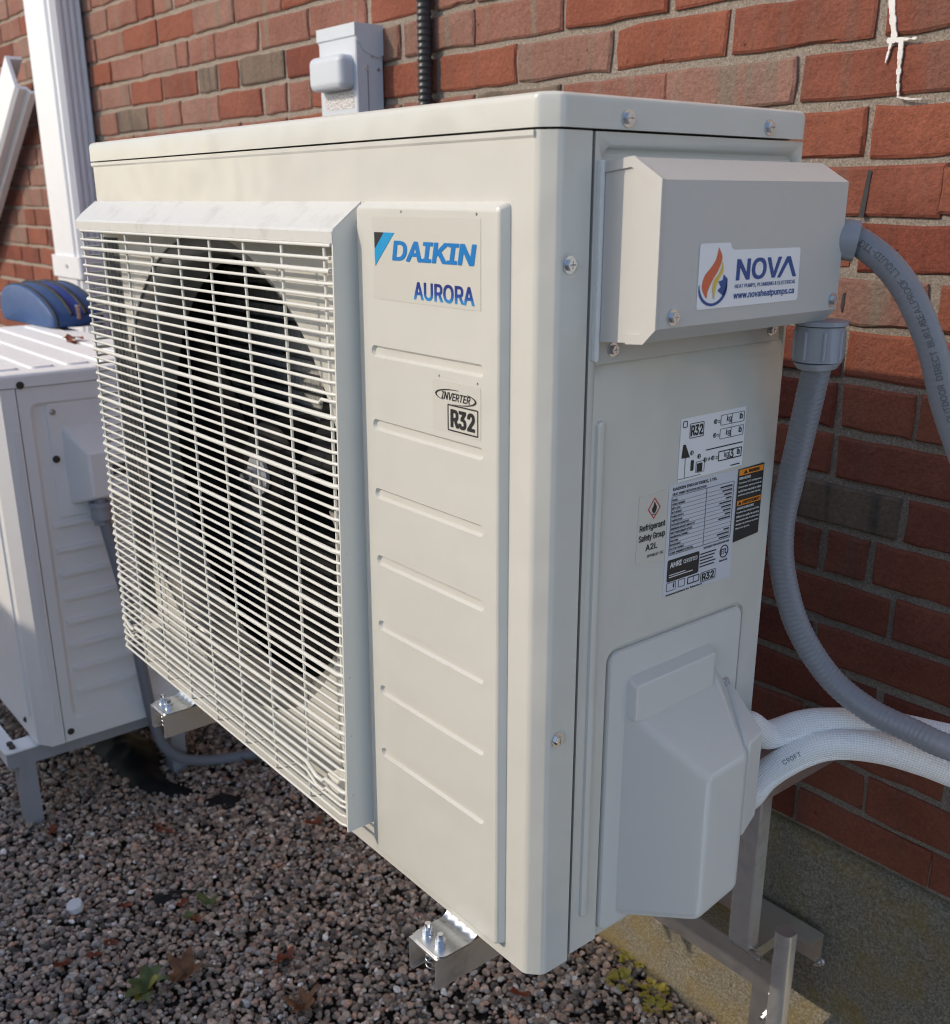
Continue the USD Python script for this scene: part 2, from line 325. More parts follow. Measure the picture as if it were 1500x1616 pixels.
def leafmat(name, c1, c2):
    n = {'g': ('geometry', {}), 'n': ('noise_texture', {'scale': 60.0, 'detail': 4.0}), 'r': ('rgb_ramp', {'ramp': [(0.35, c1), (0.65, c2)]}),
         'p': ('principled_bsdf', {'roughness': 0.6}), 't': ('translucent_bsdf', {}), 'x': ('mix_closure', {'fac': 0.25})}
    return usdkit.material(stage, L + name, n, [('g.position', 'n.vector'), ('n.fac', 'r.fac'), ('r.color', 'p.base_color'), ('r.color', 't.color'), ('p.BSDF', 'x.closure1'), ('t.BSDF', 'x.closure2')], surface='x.closure')
LEAFB = leafmat('brown_leaf', (0.14, 0.06, 0.03), (0.28, 0.14, 0.07))
LEAFR = leafmat('russet_leaf', (0.16, 0.035, 0.015), (0.30, 0.08, 0.03))
LEAFG = leafmat('green_leaf', (0.07, 0.10, 0.03), (0.17, 0.20, 0.07))
LEAFY = leafmat('yellow_leaf', (0.34, 0.28, 0.04), (0.44, 0.40, 0.08))
WRAP = usdkit.material(stage, L + 'woven_wrap', {
    'tc': ('texture_coordinate', {}), 'sx': ('separate_xyz', {}), 'mu': ('math', {'math_type': 'multiply', 'value2': 2200.0}), 'mv': ('math', {'math_type': 'multiply', 'value2': 239.0}),
    'su': ('math', {'math_type': 'sine'}), 'sv': ('math', {'math_type': 'sine'}), 'a': ('math', {'math_type': 'multiply_add', 'value2': 0.6}),
    'k': ('map_range', {'from_min': -1.4, 'from_max': 0.6, 'to_min': 0.0, 'to_max': 1.0, 'clamp': True}),
    'm': ('mix_color', {'a': (0.70, 0.72, 0.75), 'b': (0.88, 0.89, 0.90)}), 'b': ('bump', {'strength': 0.6, 'distance': 0.001}), 'p': ('principled_bsdf', {'roughness': 0.55})},
    [('tc.UV', 'sx.vector'), ('sx.x', 'mu.value1'), ('sx.y', 'mv.value1'), ('mu.value', 'su.value1'), ('mv.value', 'sv.value1'), ('su.value', 'a.value1'), ('sv.value', 'a.value3'),
     ('a.value', 'k.value'), ('k.result', 'm.fac'), ('m.result', 'p.base_color'), ('k.result', 'b.height'), ('b.normal', 'p.normal')], surface='p.BSDF')
PRINT = usdkit.material(stage, L + 'tiny_print', {
    'g': ('geometry', {}), 'mp': ('mapping', {'scale': (420.0, 420.0, 330.0)}), 'n': ('noise_texture', {'scale': 1.0, 'detail': 2.0}),
    'r': ('rgb_ramp', {'ramp': [(0.42, (0.20, 0.14, 0.12)), (0.52, (0.66, 0.66, 0.68))]}), 'p': ('principled_bsdf', {'roughness': 0.5})},
    [('g.position', 'mp.vector'), ('mp.vector', 'n.vector'), ('n.fac', 'r.fac'), ('r.color', 'p.base_color')], surface='p.BSDF')

# ================================================================== GROUND
G = -0.65
def ground_z(x, y):
    return G + 0.018 * (meshkit.fbm(np.stack([np.asarray(x) * 2.2, np.asarray(y) * 2.2, 0 * np.asarray(x)], -1), 3, 5) - 0.5)
gx, gy = np.meshgrid(np.linspace(-5, 2.5, 151), np.linspace(-2.6, 0.72, 67), indexing='ij')
gv = np.stack([gx, gy, ground_z(gx, gy) - 0.012], -1).reshape(-1, 3)
idx = np.arange(151 * 67).reshape(151, 67)
gf = np.stack([idx[:-1, :-1], idx[1:, :-1], idx[1:, 1:], idx[:-1, 1:]], -1).reshape(-1, 4)
far = (np.array([[-60, -60, G - 0.05], [60, -60, G - 0.05], [60, 60, G - 0.05], [-60, 60, G - 0.05]], float), np.array([[0, 1, 2, 3]]))
solo('ground', None, None, cat([(gv, gf), far]), SOIL, True, kind='structure')
# pebbles
protos = []
inst = UsdGeom.PointInstancer.Define(stage, '/World/gravel')
meta(inst.GetPrim(), 'rounded brown and grey pebble gravel covering the ground under both units', 'gravel', None, 'stuff')
pr = UsdGeom.Scope.Define(stage, '/World/gravel/pebbles')
NP = 16
for i in range(NP):
    s = trimesh.creation.icosphere(2 if i < 8 else 1, 1.0); v = np.array(s.vertices)
    d = 0.75 + 0.5 * meshkit.noise(v * 1.3 + i * 9.1, i) + 0.12 * meshkit.noise(v * 3.1 + i * 4.7, i)
    v = v * d[:, None] * np.array([1.0, 0.74 + 0.2 * random.random(), 0.55 + 0.2 * random.random()])
    p = f'/World/gravel/pebbles/pebble_{i:03d}'
    usdkit.mesh(stage, p, (v, np.array(s.faces)), STONES[[0, 1, 2, 3, 4, 5, 6, 7, 0, 1, 2, 0, 4, 3, 6, 1][i]], True)
    protos.append(Sdf.Path(p))
inst.CreatePrototypesRel().SetTargets(protos)
pts, sc = [], []
def scatter(n, x0, x1, y0, y1, lift, smin, smax):
    x = RNG.uniform(x0, x1, n); y = RNG.uniform(y0, y1, n)
    s = smin + (smax - smin) * RNG.random(n) ** 1.8
    return np.stack([x, y, ground_z(x, y) + lift * RNG.random(n)], -1), s
for args in ((34000, -2.75, -0.15, -0.62, 0.672, 0.004, 0.0030, 0.0074), (27000, -2.75, -0.15, -0.62, 0.672, 0.009, 0.0032, 0.0084), (5000, -4.6, -2.75, -0.8, 0.672, 0.006, 0.006, 0.011), (2500, -0.15, 0.7, -0.8, 0.672, 0.006, 0.006, 0.011)):
    a, b = scatter(*args); pts.append(a); sc.append(b)
pts, sc = np.vstack(pts), np.concatenate(sc)
wts = np.array([10, 9, 8, 7, 7, 4.5, 9, 5, 10, 9, 8, 8, 6, 6, 8, 6], float)
ids = RNG.choice(NP, len(pts), p=wts / wts.sum())
ang = RNG.uniform(0, 2 * math.pi, len(pts)); tilt = RNG.normal(0, 0.35, (len(pts), 2))
inst.CreateProtoIndicesAttr(Vt.IntArray.FromNumpy(ids.astype(np.int32)))
inst.CreatePositionsAttr(Vt.Vec3fArray.FromNumpy((pts + OFF).astype(np.float32)))
inst.CreateScalesAttr(Vt.Vec3fArray.FromNumpy(np.repeat(sc[:, None], 3, 1).astype(np.float32)))
q = np.stack([np.cos(ang / 2), tilt[:, 0] * 0.5, tilt[:, 1] * 0.5, np.sin(ang / 2)], -1); q /= np.linalg.norm(q, axis=1)[:, None]
inst.CreateOrientationsAttr(Vt.QuathArray([Gf.Quath(float(a), float(b), float(c), float(d)) for a, b, c, d in q]))

# ================================================================== BRICK WALL
DW = 0.69
wall = thing('brick_wall', 'weathered red brick house wall with sandy mortar joints behind both heat pumps', 'wall', (0, DW, -0.22))
part(wall, 'mortar', box(-6.5, 1.2, DW + 0.0055, DW + 0.2, -0.22, 2.6), MORTAR)
def project(P):
    d = np.asarray(P) - CAM; z = d @ CF
    return 750 + 1629.5 * (d @ CR) / z, 858 + 1629.5 * (d @ CD) / z
def brick(x0, x1, z0, z1, rnd, fine):
    """worn brick face with uneven arris; x0..x1, z0..z1"""
    y = DW + rnd.normal(0, 0.0011)
    n = 5 if fine else 2; w = 0.0016
    def edge(a, b, k):
        return [a + (b - a) * t / k for t in range(k)]
    P = [(x, z0) for x in edge(x0, x1, n)] + [(x1, z) for z in edge(z0, z1, max(2, n // 2))] + [(x, z1) for x in edge(x1, x0, n)] + [(x0, z) for z in edge(z1, z0, max(2, n // 2))]
    P = np.array(P) + rnd.normal(0, w * 0.65, (len(P), 2))
    c = np.array([(x0 + x1) / 2, (z0 + z1) / 2])
    m = len(P)
    ins = c + (P - c) * np.array([1 - 0.0035 / (x1 - x0) * 2, 1 - 0.0035 / (z1 - z0) * 2])
    chip = rnd.random(m) < 0.12
    d1 = np.where(chip, 0.006, 0.0028) * rnd.uniform(0.7, 1.2, m)
    tiltx, tiltz = rnd.normal(0, 0.006, 2)
    V = [(p[0], DW + 0.02, p[1]) for p in P] + [(p[0], y + d, p[1]) for p, d in zip(P, d1)] + [(p[0], y + tiltx * (p[0] - c[0]) + tiltz * (p[1] - c[1]) + rnd.normal(0, 0.0003), p[1]) for p in ins] + [(c[0], y - 0.0004, c[1])]
    F = []
    for k in range(m):
        j = (k + 1) % m
        F += [(k, j, m + j), (k, m + j, m + k), (m + k, m + j, 2 * m + j), (m + k, 2 * m + j, 2 * m + k), (2 * m + k, 2 * m + j, 3 * m)]
    return np.array(V), np.array(F)
BED, COURSE, PITCH, J = 0.8376, 0.0661, 0.2135, 0.0104
rest = []; nb = 0
rnd = np.random.default_rng(11)
pool = [0, 0, 0, 3, 3, 3, 2, 2, 1, 1, 1, 4, 4, 5]
for k in range(-9, 16):
    z1, z0 = BED - COURSE * k, BED - COURSE * (k + 1)
    ph = -0.074 if k % 2 == 0 else -0.181
    x = ph + PITCH * 2
    for n in range(24):
        xa = x - PITCH * n - PITCH + rnd.normal(0, 0.004); xb = x - PITCH * n + rnd.normal(0, 0.0015)
        if xb < -4.6: break
        xs = [(xa + J / 2, xb - J / 2)]
        if rnd.random() < 0.10:
            mid = xa + (xb - xa) * rnd.choice([0.5, 0.33]); xs = [(xa + J / 2, mid - J / 2), (mid + J / 2, xb - J / 2)]
        for a, b in xs:
            lo = z0 + J / 2 + rnd.normal(0, 0.0007); hi = z1 - J / 2 + rnd.normal(0, 0.0007)
            cx_, cz_ = (a + b) / 2, (lo + hi) / 2
            vis = False
            for px in (a, b, cx_):
                for pz in (lo, hi):
                    u, v = project((px, DW, pz))
                    if -5 < u < 1505 and -5 < v < 1620:
                        s = (0.001 - CAM[1]) / (DW - CAM[1]); hit = CAM + (np.array([px, DW, pz]) - CAM) * s
                        s2 = (0.298 - CAM[1]) / (DW - CAM[1]); hit2 = CAM + (np.array([px, DW, pz]) - CAM) * s2
                        s3 = (0.0 - CAM[0]) / (px - CAM[0]) if px < 0 else 2; hit3 = CAM + (np.array([px, DW, pz]) - CAM) * s3
                        inside = (-0.86 < hit[0] < 0 and 0 < hit[2] < 0.73) or (0.0 < hit3[1] < 0.29 and 0 < hit3[2] < 0.73 and s3 < 1)
                        vis = vis or not inside
            mesh = brick(a, b, lo, hi, rnd, vis)
            pick = pool[rnd.integers(len(pool))]
            if k in (1, 2) and cx_ > -0.4 and pick == 5: pick = 0
            if (k, n) in ((8, 2),): pick = 5
            if k < 1 and cx_ < -0.62 and pick in (0, 2, 3) and rnd.random() < 0.45: pick = int(rnd.choice([1, 4, 1]))
            if k < 5 and cx_ > -0.55 and pick in (1, 4) and rnd.random() < 0.7: pick = int(rnd.choice([0, 3, 3]))
            if k > 4 and pick == 5 and rnd.random() < 0.7: pick = 2
            if k > 4 and pick in (1, 4) : pick = 3 if rnd.random() < 0.6 else 2
            if vis and nb < 298:
                part(wall, 'brick', mesh, BRICKS[pick]); nb += 1
            else:
                rest.append((mesh, pick))
for i in range(6):
    ms = [m for m, p in rest if p == i]
    if ms: part(wall, 'more_bricks', cat(ms), BRICKS[i], kind='stuff')
# white caulk run, black scratches on the brick
def blob(poly, y, th):
    return flat(Polygon(poly).buffer(0.0006), lambda u, v, h: (u, y - h, v), 0.0, th)
def WP(u, v, y=DW):                 # a point of the wall face from a place measured in the photograph
    d = CF * 1629.5 + CR * (u - 750) + CD * (v - 858); t = (y - CAM[1]) / d[1]; p = CAM + d * t; return (p[0], p[2])
from shapely.geometry import LineString
from shapely import union_all
def run(pts, w0, w1):
    q = spline([(*WP(*p), 0) for p in pts], 0.003)[:, :2]; out = []
    for k in range(len(q) - 1):
        w = w0 + (w1 - w0) * k / max(1, len(q) - 2) + 0.0006 * math.sin(k * 2.3) + 0.0004 * math.sin(k * 5.1); out.append(LineString([q[k], q[k + 1]]).buffer(max(w, 0.0006), 4))
    return union_all(out)
drip = union_all([run([(1410, -14), (1411, 20), (1414, 58)], 0.0036, 0.0030), run([(1406, 64), (1420, 63), (1448, 60)], 0.0032, 0.0005), run([(1409, 66), (1405, 82), (1400, 99)], 0.0018, 0.0004), run([(1425, 66), (1422, 100), (1420, 128), (1420, 150)], 0.0030, 0.0010), run([(1419, 153), (1438, 156), (1457, 156)], 0.0009, 0.0007)])
part(wall, 'caulk_streak', flat(drip.simplify(0.0003), lambda u, v, h: (u, DW - 0.0012 - h, v), 0.0, 0.0022), CAULK, label='white caulk streak running down the brick joint')
part(wall, 'black_scratch', blob([WP(*p) for p in [(1373, 268), (1377, 270), (1370, 310), (1364, 342), (1357, 342), (1366, 300)]], DW - 0.0012, 0.0006), STAINBLK, label='black vertical scratch on the brick')
part(wall, 'black_scratch', blob([WP(*p) for p in [(1332, 466), (1335, 462), (1333, 480), (1330, 492), (1329, 484)]], DW - 0.0012, 0.0006), STAINBLK)

# concrete foundation
fx, fz = np.meshgrid(np.linspace(-4.6, 1.2, 291), np.linspace(-0.222, -0.70, 49), indexing='ij')
fy = DW - 0.004 - 0.010 * (meshkit.fbm(np.stack([fx * 14, fz * 14, 0 * fx], -1), 4, 3) - 0.5) - 0.02 * np.clip((-0.50 - fz) / 0.02, 0, 1) * (0.4 + 0.6 * meshkit.noise(np.stack([fx * 6, 0 * fx, 0 * fx], -1), 2))
fy[:, 0] = DW + 0.03
fv = np.stack([fx, fy, fz + 0.006 * (meshkit.noise(np.stack([fx * 9, 0 * fx + 3, 0 * fx], -1), 8) - 0.5) * (np.arange(49) < 2)], -1).reshape(-1, 3)
fi = np.arange(291 * 49).reshape(291, 49)
ff = np.stack([fi[:-1, :-1], fi[:-1, 1:], fi[1:, 1:], fi[1:, :-1]], -1).reshape(-1, 4)
solo('concrete_foundation', 'rough mossy concrete foundation strip below the brick wall', 'foundation', (fv, ff), CONCRETE, True)

# ================================================================== HEAT PUMP (new)
W, D, H = 0.8685, 0.299, 0.734
hp = thing('heat_pump', 'new ivory outdoor heat pump with wire fan grille and stickers, on a bracket in front', 'heat pump', (-W / 2, D / 2, 0))
S0 = 0.7095
# front panel: one bent sheet with the corner facet and the fan opening
FC, FR = (-0.552, 0.349), 0.280
def bend(pts, r, n=5):
    out = [pts[0]]
    for a, b, c in zip(pts[:-2], pts[1:-1], pts[2:]):
        a, b, c = map(np.array, (a, b, c)); u = (a - b) / np.linalg.norm(a - b); w = (c - b) / np.linalg.norm(c - b)
        d = min(r, 0.45 * np.linalg.norm(a - b), 0.45 * np.linalg.norm(c - b)); p, q = b + u * d, b + w * d
        for k in range(n + 1):
            t = k / n; out.append(tuple((1 - t) ** 2 * p + 2 * t * (1 - t) * b + t * t * q))
    return out + [pts[-1]]
plan = sheet(bend([(-W, D * 0.6), (-W, 0.006), (-W + 0.006, 0.001), (-0.0125, 0.001), (-0.0008, 0.0125), (-0.0008, 0.0418)], 0.0034), 0.002)
fp = ext_z(plan, 0.0, S0)
fp = fp - cyl((FC[0], -0.05, FC[1]), (FC[0], 0.05, FC[1]), FR, 96)
fp = fp - box(-W + 0.0035, -W + 0.066, -0.02, 0.02, 0.095, 0.618)
# rolled upper edge
fp = fp + ext_x(ccw([(0.0005, S0 - 0.006), (-0.0015, S0 - 0.0035), (-0.0015, S0), (0.0015, S0), (0.0015, S0 - 0.006)]), -W + 0.004, -0.014)
for z in (0.6191, 0.2347):          # dimples for the corner screws
    fp = fp - Manifold.sphere(0.034, 80).translate([0.0326, 0.0232, z])
fpp = part(hp, 'front_panel', fp, IVORY, 25)
# raised service panel with seven pressed grooves
def rp(o): return [(-0.2305 + o * 0.3, 0.6623 - o), (-0.0385 - o, 0.6623 - o), (-0.0385 - o, 0.0155 + o * 0.2), (-0.2412 + o * 0.3, 0.0155 + o * 0.2)]
def rpr(o, r=0.004):
    g = Polygon(rp(o)).buffer(-r).buffer(r, 6); return list(g.exterior.coords)[:-1]
pan = layers(Fm(), [(rpr(0.0), -0.0006), (rpr(0.0), 0.0010), (rpr(0.0008), 0.0018), (rpr(0.0026), 0.0066), (rpr(0.0034), 0.0076), (rpr(0.0050), 0.0084)])
zt = [0.5435, 0.478, 0.414, 0.349, 0.2825, 0.2137, 0.144]; lx = [-0.2126, -0.2142, -0.2144, -0.2150, -0.2165, -0.2172, -0.2188]
for z, x0 in zip(zt, lx):
    pan = pan - layers(Fm(), [(rrect(x0 - 0.001, -0.0588, z - 0.0105, z + 0.0005, 0.0054), 0.0090), (rrect(x0 - 0.0004, -0.0594, z - 0.0098, z - 0.0003, 0.0046), 0.0081), (rrect(x0 + 0.0014, -0.0606, z - 0.0080, z - 0.0018, 0.0030), 0.0054)])
for u, v in ((-0.164, 0.6545), (-0.0675, 0.6535), (-0.1155, 0.5282), (-0.0665, 0.5282)):
    pan = pan - cyl((u, -0.02, v), (u, -0.007, v), 0.0012, 12)
rpp = part(hp, 'raised_panel', pan, IVORY, 25)
# logo decal on the raised panel
fm = Fm()
HP_ = 0.0084
dec = part(hp, 'brand_decal', flat(rrect(-0.2060, -0.0624, 0.5836, 0.6506, 0.0005, 2), fm, HP_ + 0.0001, 0.00015), STICKI2, label='clear decal with blue brand lettering')
h = HP_ + 0.0003
part(dec, 'logo_triangle', flat([(-0.2028, 0.6382), (-0.2028, 0.6250), (-0.1892, 0.6382)], fm, h), INK)
part(dec, 'logo_stripe', flat([(-0.2028, 0.6243), (-0.2026, 0.6108), (-0.1735, 0.6382), (-0.1886, 0.6382)], fm, h), BLUE2)
part(dec, 'brand_lettering', heavy(0.0007, 'DAIKIN', fm, -0.1775, -0.0668, 0.6160, 0.6322, h, True, 0.22), BLUE1)
part(dec, 'model_lettering', heavy(0.0002, 'AURORA', fm, -0.1480, -0.0697, 0.5868, 0.6010, h, True, 0.0), AUR)
dec2 = part(hp, 'inverter_decal', flat(rrect(-0.1246, -0.0625, 0.4838, 0.5254, 0.0005, 2), fm, HP_ + 0.0001, 0.00015), STICKI2)
part(dec2, 'inverter_lettering', fit_text('INVERTER', fm, -0.1130, -0.0745, 0.5105, 0.5168, h, True, 0.25), INK)
def arc(cx, cz, rx, rz, a0, a1, t0, n=14, tmax=0.0022):
    o, i_ = [], []
    for k in range(n + 1):
        s = k / n; a = math.radians(a0 + (a1 - a0) * s); t = tmax * math.sin(math.pi * (0.08 + 0.92 * s if t0 else 0.92 * s)) + 0.0001
        o.append((cx + rx * math.cos(a), cz + rz * math.sin(a))); i_.append((cx + (rx - t) * math.cos(a), cz + (rz - t * 0.5) * math.sin(a)))
    return o + i_[::-1]
part(dec2, 'inverter_swoosh', cat([flat(arc(-0.0945, 0.5140, 0.0265, 0.0056, 80, 235, True), fm, h), flat(arc(-0.0940, 0.5132, 0.0265, 0.0056, -100, 55, False), fm, h)]), INK)
part(dec2, 'refrigerant_mark', cat([flat(ring(-0.1046, -0.0655, 0.4856, 0.5073, 0.0011), fm, h), heavy(0.0007, 'R32', fm, -0.1008, -0.0695, 0.4886, 0.5040, h, True)]), INK)
# top panel
def bend2(p): return bend(p[1:] + [p[0]], 0.0034, 4)
def tp(o, c=0.0125): return bend2([(-W - 0.001 + o, -0.001 + o + 0.004), (-W - 0.001 + o + 0.004, -0.001 + o), (-c, -0.001 + o), (0.0012 - o, c), (0.0012 - o, D - 0.006), (0.0012 - o - 0.006, D + 0.001 - o), (-W + o, D + 0.001 - o)])
top = layers(Tm(), [(tp(0), S0 + 0.0016), (tp(0), 0.7285), (tp(0.0012), 0.7317), (tp(0.0035), 0.7335), (tp(0.0065), 0.7340)])
part(hp, 'top_panel', top, IVORY, 25)
for y in (0.0756, 0.2432): part(hp, 'screw', screw((0.0012, y, 0.7188), (1, 0, 0)), ZINC, 25)
for z in (0.6191, 0.2347): part(hp, 'screw', screw((-0.0011, 0.0232, z), (1, 0, 0), 0.0064), ZINC, 25)
# inner casing closes the machine
part(hp, 'inner_casing', box(-0.235, -0.016, 0.014, D - 0.004, 0.012, S0 + 0.001) + box(-W + 0.004, -0.235, 0.288, D - 0.004, 0.012, S0 + 0.001) + box(-W + 0.003, -0.235, 0.004, 0.288, 0.655, S0 + 0.001) + box(-W + 0.003, -0.235, 0.004, 0.288, 0.008, 0.03) + box(-W + 0.0025, -W + 0.012, 0.01, 0.288, 0.03, 0.655), DARKIN)
part(hp, 'base_pan', ext_x(ccw([(0.003, 0.002), (0.003, 0.010), (0.005, 0.010), (0.005, 0.004), (D - 0.002, 0.004), (D - 0.002, 0.002)]), -W + 0.004, -0.018), IVORY)
# coil behind the fan
cz = [z for z in np.arange(0.06, 0.65, 0.0215)]
part(hp, 'side_coil', box(-W + 0.0022, -W + 0.072, 0.0035, 0.0065, 0.09, 0.625), DARKCOIL)
for k in range(5): part(hp, 'guard_wire', cyl((-W + 0.012 + 0.012 * k, 0.002, 0.097), (-W + 0.012 + 0.012 * k, 0.002, 0.616), 0.0007, 6), SHROUD)
coil = part(hp, 'heat_exchanger', box(-W + 0.013, -0.25, 0.168, 0.286, 0.031, 0.654), COIL)
for z in cz: part(coil, 'coil_tube', cyl((-W + 0.02, 0.1668, z), (-0.26, 0.1668, z), 0.0030, 10), GALV, 30)
# fan shroud (bell mouth), fan
prof = []
for k in range(9):
    a = math.pi / 2 * k / 8; prof.append((FR + 0.002 - 0.026 * math.sin(a), 0.003 + 0.030 * (1 - math.cos(a))))
prof += [(0.2555, 0.046), (0.2555, 0.058), (0.2575, 0.058), (0.2575, 0.046), (0.2575, 0.034)] + [(r_ + 0.002, y_ + 0.0015) for r_, y_ in prof[::-1]]
def revolve_y(prof, c, n=96):
    V, F = [], []; m = len(prof)
    for i in range(n):
        a = 2 * math.pi * i / n
        V += [(c[0] + r * math.cos(a), y, c[1] + r * math.sin(a)) for r, y in prof]
    for i in range(n):
        for k in range(m):
            a, b, c_, d = i * m + k, i * m + (k + 1) % m, ((i + 1) % n) * m + (k + 1) % m, ((i + 1) % n) * m + k
            F += [(a, b, c_), (a, c_, d)]
    return np.array(V), np.array(F)
part(hp, 'fan_shroud', revolve_y(prof, FC), SHROUD, 35)
fan = part(hp, 'fan', revolve_y([(0.0, 0.048), (0.018, 0.048), (0.05, 0.053), (0.062, 0.066), (0.064, 0.12), (0.0, 0.12)], FC, 48), BLACKP, 35)
for b in range(3):
    V, F = [], []; NR, NA = 8, 12
    for s in (0, 1):
        for i in range(NR + 1):
            r = 0.060 + (0.246 - 0.060) * i / NR
            for j in range(NA + 1):
                t = j / NA - 0.5; span = math.radians(52 + 16 * (i / NR)); a = math.radians(120 * b + 36) + t * span + 0.30 * (i / NR) ** 1.5
                y = 0.088 + 0.062 * t * (1.0 - 0.25 * i / NR) + (0.003 if s else 0)
                V.append((FC[0] + r * math.cos(a), y, FC[1] + r * math.sin(a)))
    o = (NR + 1) * (NA + 1)
    for i in range(NR):
        for j in range(NA):
            a = i * (NA + 1) + j
            F += [(a, a + 1, a + NA + 2), (a, a + NA + 2, a + NA + 1), (o + a, o + a + NA + 2, o + a + 1), (o + a, o + a + NA + 1, o + a + NA + 2)]
    part(fan, 'blade', (np.array(V), np.array(F)), BLACKP, 40)
part(fan, 'hub_cap', cyl((FC[0], 0.0485, FC[1]), (FC[0], 0.044, FC[1]), 0.024, 24), ALU_P, 30)
part(fan, 'nut', cyl((FC[0], 0.0445, FC[1]), (FC[0], 0.033, FC[1]), 0.0095, 6) + cyl((FC[0], 0.034, FC[1]), (FC[0], 0.024, FC[1]), 0.005, 12), ZINC, 30)
# grille
GY = -0.030
gl = -W - 0.0005
slope = [(0.0, 0.6625), (GY + 0.001, 0.6405), (GY - 0.0005, 0.638), (GY - 0.0005, 0.6285), (GY + 0.0015, 0.6285), (GY + 0.0015, 0.637), (0.0, 0.6600)]
gtop = ext_x(ccw(slope), gl, -0.2352)
cut = Manifold.hull_points(np.array([(gl - 0.01, -0.0005, 0.7), (gl - 0.01, -0.04, 0.7), (gl + 0.012, -0.04, 0.7), (gl - 0.01, -0.0005, 0.6), (gl - 0.01, -0.04, 0.6), (gl + 0.012, -0.04, 0.6)], float))
gtop = gtop - cut
gr = part(hp, 'grille', gtop, IVORY_D, 20)
def bx_(z): return -0.2347 - (0.6623 - z) / 0.6 * 0.0118
V = []
for z in (0.0405, 0.66): V += [(bx_(z), -0.0005, z), (bx_(z), GY - (0.0055 if z < 0.3 else -0.0002), z), (bx_(z) - 0.002, GY - (0.0055 if z < 0.3 else -0.0002), z), (bx_(z) - 0.002, -0.0005, z)]
V = np.array(V); V[5:7, 2] = 0.6392; 
F = [(0, 1, 5, 4), (1, 2, 6, 5), (2, 3, 7, 6), (3, 0, 4, 7), (4, 5, 6, 7), (3, 2, 1, 0)]
part(gr, 'side_frame', (V, np.array(F)), IVORY_G)
def gy_(z): return GY - 0.0045 * max(0.0, (0.45 - z) / 0.45)
NW = 55; pz = (0.6250 - 0.0415) / (NW - 1)
for i in range(NW):
    z = 0.6268 - pz * i if i else 0.6268
    y = gy_(z); xr = bx_(z) - 0.001
    r = 0.0025 if i % 6 == 2 else 0.00165
    P = [(gl + 0.003, -0.001, z), (gl + 0.0045, y * 0.5, z), (gl + 0.009, y * 0.86, z), (gl + 0.018, y, z)]
    if i == 13: P += [(xr - 0.040, y, z), (xr - 0.032, y, z), (xr - 0.027, y, z + 0.004), (xr - 0.012, y, z + 0.0042)]
    elif i in (50, 51): P += [(gl + 0.03, y, z), (gl + 0.045, y, z - 0.006), (gl + 0.055, y, z - 0.006), (gl + 0.062, y, z), (xr - 0.082, y, z), (xr - 0.062, y, z - 0.009), (xr - 0.05, y, z - 0.009), (xr - 0.044, y, z - 0.004), (xr - 0.012, y, z - 0.004)]
    else: P += [(-0.5, y, z), (xr - 0.014, y, z)]
    P += [(P[-1][0] + 0.009, y * 0.93, P[-1][2]), (xr, y * 0.80, P[-1][2])]
    if i == 0: P = [(gl + 0.018, y, z), (-0.5, y, z), (xr - 0.002, y, z)]
    if i in (1, 2) : P = P[:4] + [(-0.5, y, z), (xr - 0.004, y, z)]
    path = []
    for a, b in zip(P[:-1], P[1:]):
        nn = 2 if np.linalg.norm(np.array(b) - a) > 0.05 else 1
        path += [np.array(a) + (np.array(b) - a) * t / nn for t in range(nn)]
    path.append(np.array(P[-1]))
    m, _ = tube(path, r, 8)
    part(gr, 'wire', m, IVORY_G, True)
for k in range(9):
    x = -0.329 - 0.0755 * k + 0.0755
    if k == 8: x = gl + 0.020
    z0 = 0.040 if k else 0.05
    P = [(x - (0.006 if k == 0 else 0.0015), 0.0, 0.634), (x, GY * 0.6, 0.6335), (x, GY + 0.0026, 0.628)] + [(x, gy_(z) + 0.0026, z) for z in (0.5, 0.4, 0.3, 0.2, 0.1)] + [(x, gy_(z0) + 0.0026, z0 + 0.003), (x, gy_(z0) * 0.7, z0), (x, -0.002, z0)]
    m, _ = tube(np.array(P), 0.0016, 8)
    part(gr, 'upright_wire', m, IVORY_G, True)
# small fixing plates behind the grille
for x0, z0, z1 in ((-0.262, 0.592, 0.617), (-0.312, 0.052, 0.075), (-W + 0.052, 0.055, 0.083)):
    t = part(hp, 'grille_clip', cbox(x0, x0 + 0.024, -0.020, -0.0005, z0, z1, 0.001), IVORY_G)
part(hp, 'screw', screw((-0.2425, -0.0005, 0.6045), (0, -1, 0), 0.0045), ZINC, 25)
# side panel with pressed recess and rib
sp = box(-0.014, -0.0012, 0.0462, D - 0.004, 0.004, S0) + cyl((-0.0052, D - 0.004, 0.004), (-0.0052, D - 0.004, S0), 0.004, 16)
sp = sp - layers(Sm(-0.0012), [(rrect(0.0530, 0.2930, 0.5275, 0.7010, 0.012), 0.0006), (rrect(0.0545, 0.2905, 0.5440, 0.6985, 0.010), -0.0058), (rrect(0.0555, 0.2890, 0.5470, 0.6970, 0.009), -0.0068)])
sp = sp + layers(Sm(-0.0012), [(rrect(0.0560, 0.0660, 0.038, 0.501, 0.0049), -0.0005), (rrect(0.0575, 0.0645, 0.0395, 0.4995, 0.0034), 0.0022), (rrect(0.0590, 0.0630, 0.041, 0.498, 0.0019), 0.0028)])
sp = sp - layers(Sm(-0.0012), [(rrect(0.0790, 0.2680, -0.02, 0.3000, 0.014), 0.0006), (rrect(0.0805, 0.2660, -0.02, 0.2980, 0.012), -0.0028)])
part(hp, 'side_panel', sp, IVORY, 25)
part(hp, 'recess_lining', cbox(-0.0079, -0.0062, 0.0575, 0.2875, 0.548, 0.6955, 0.0004), IVORY)
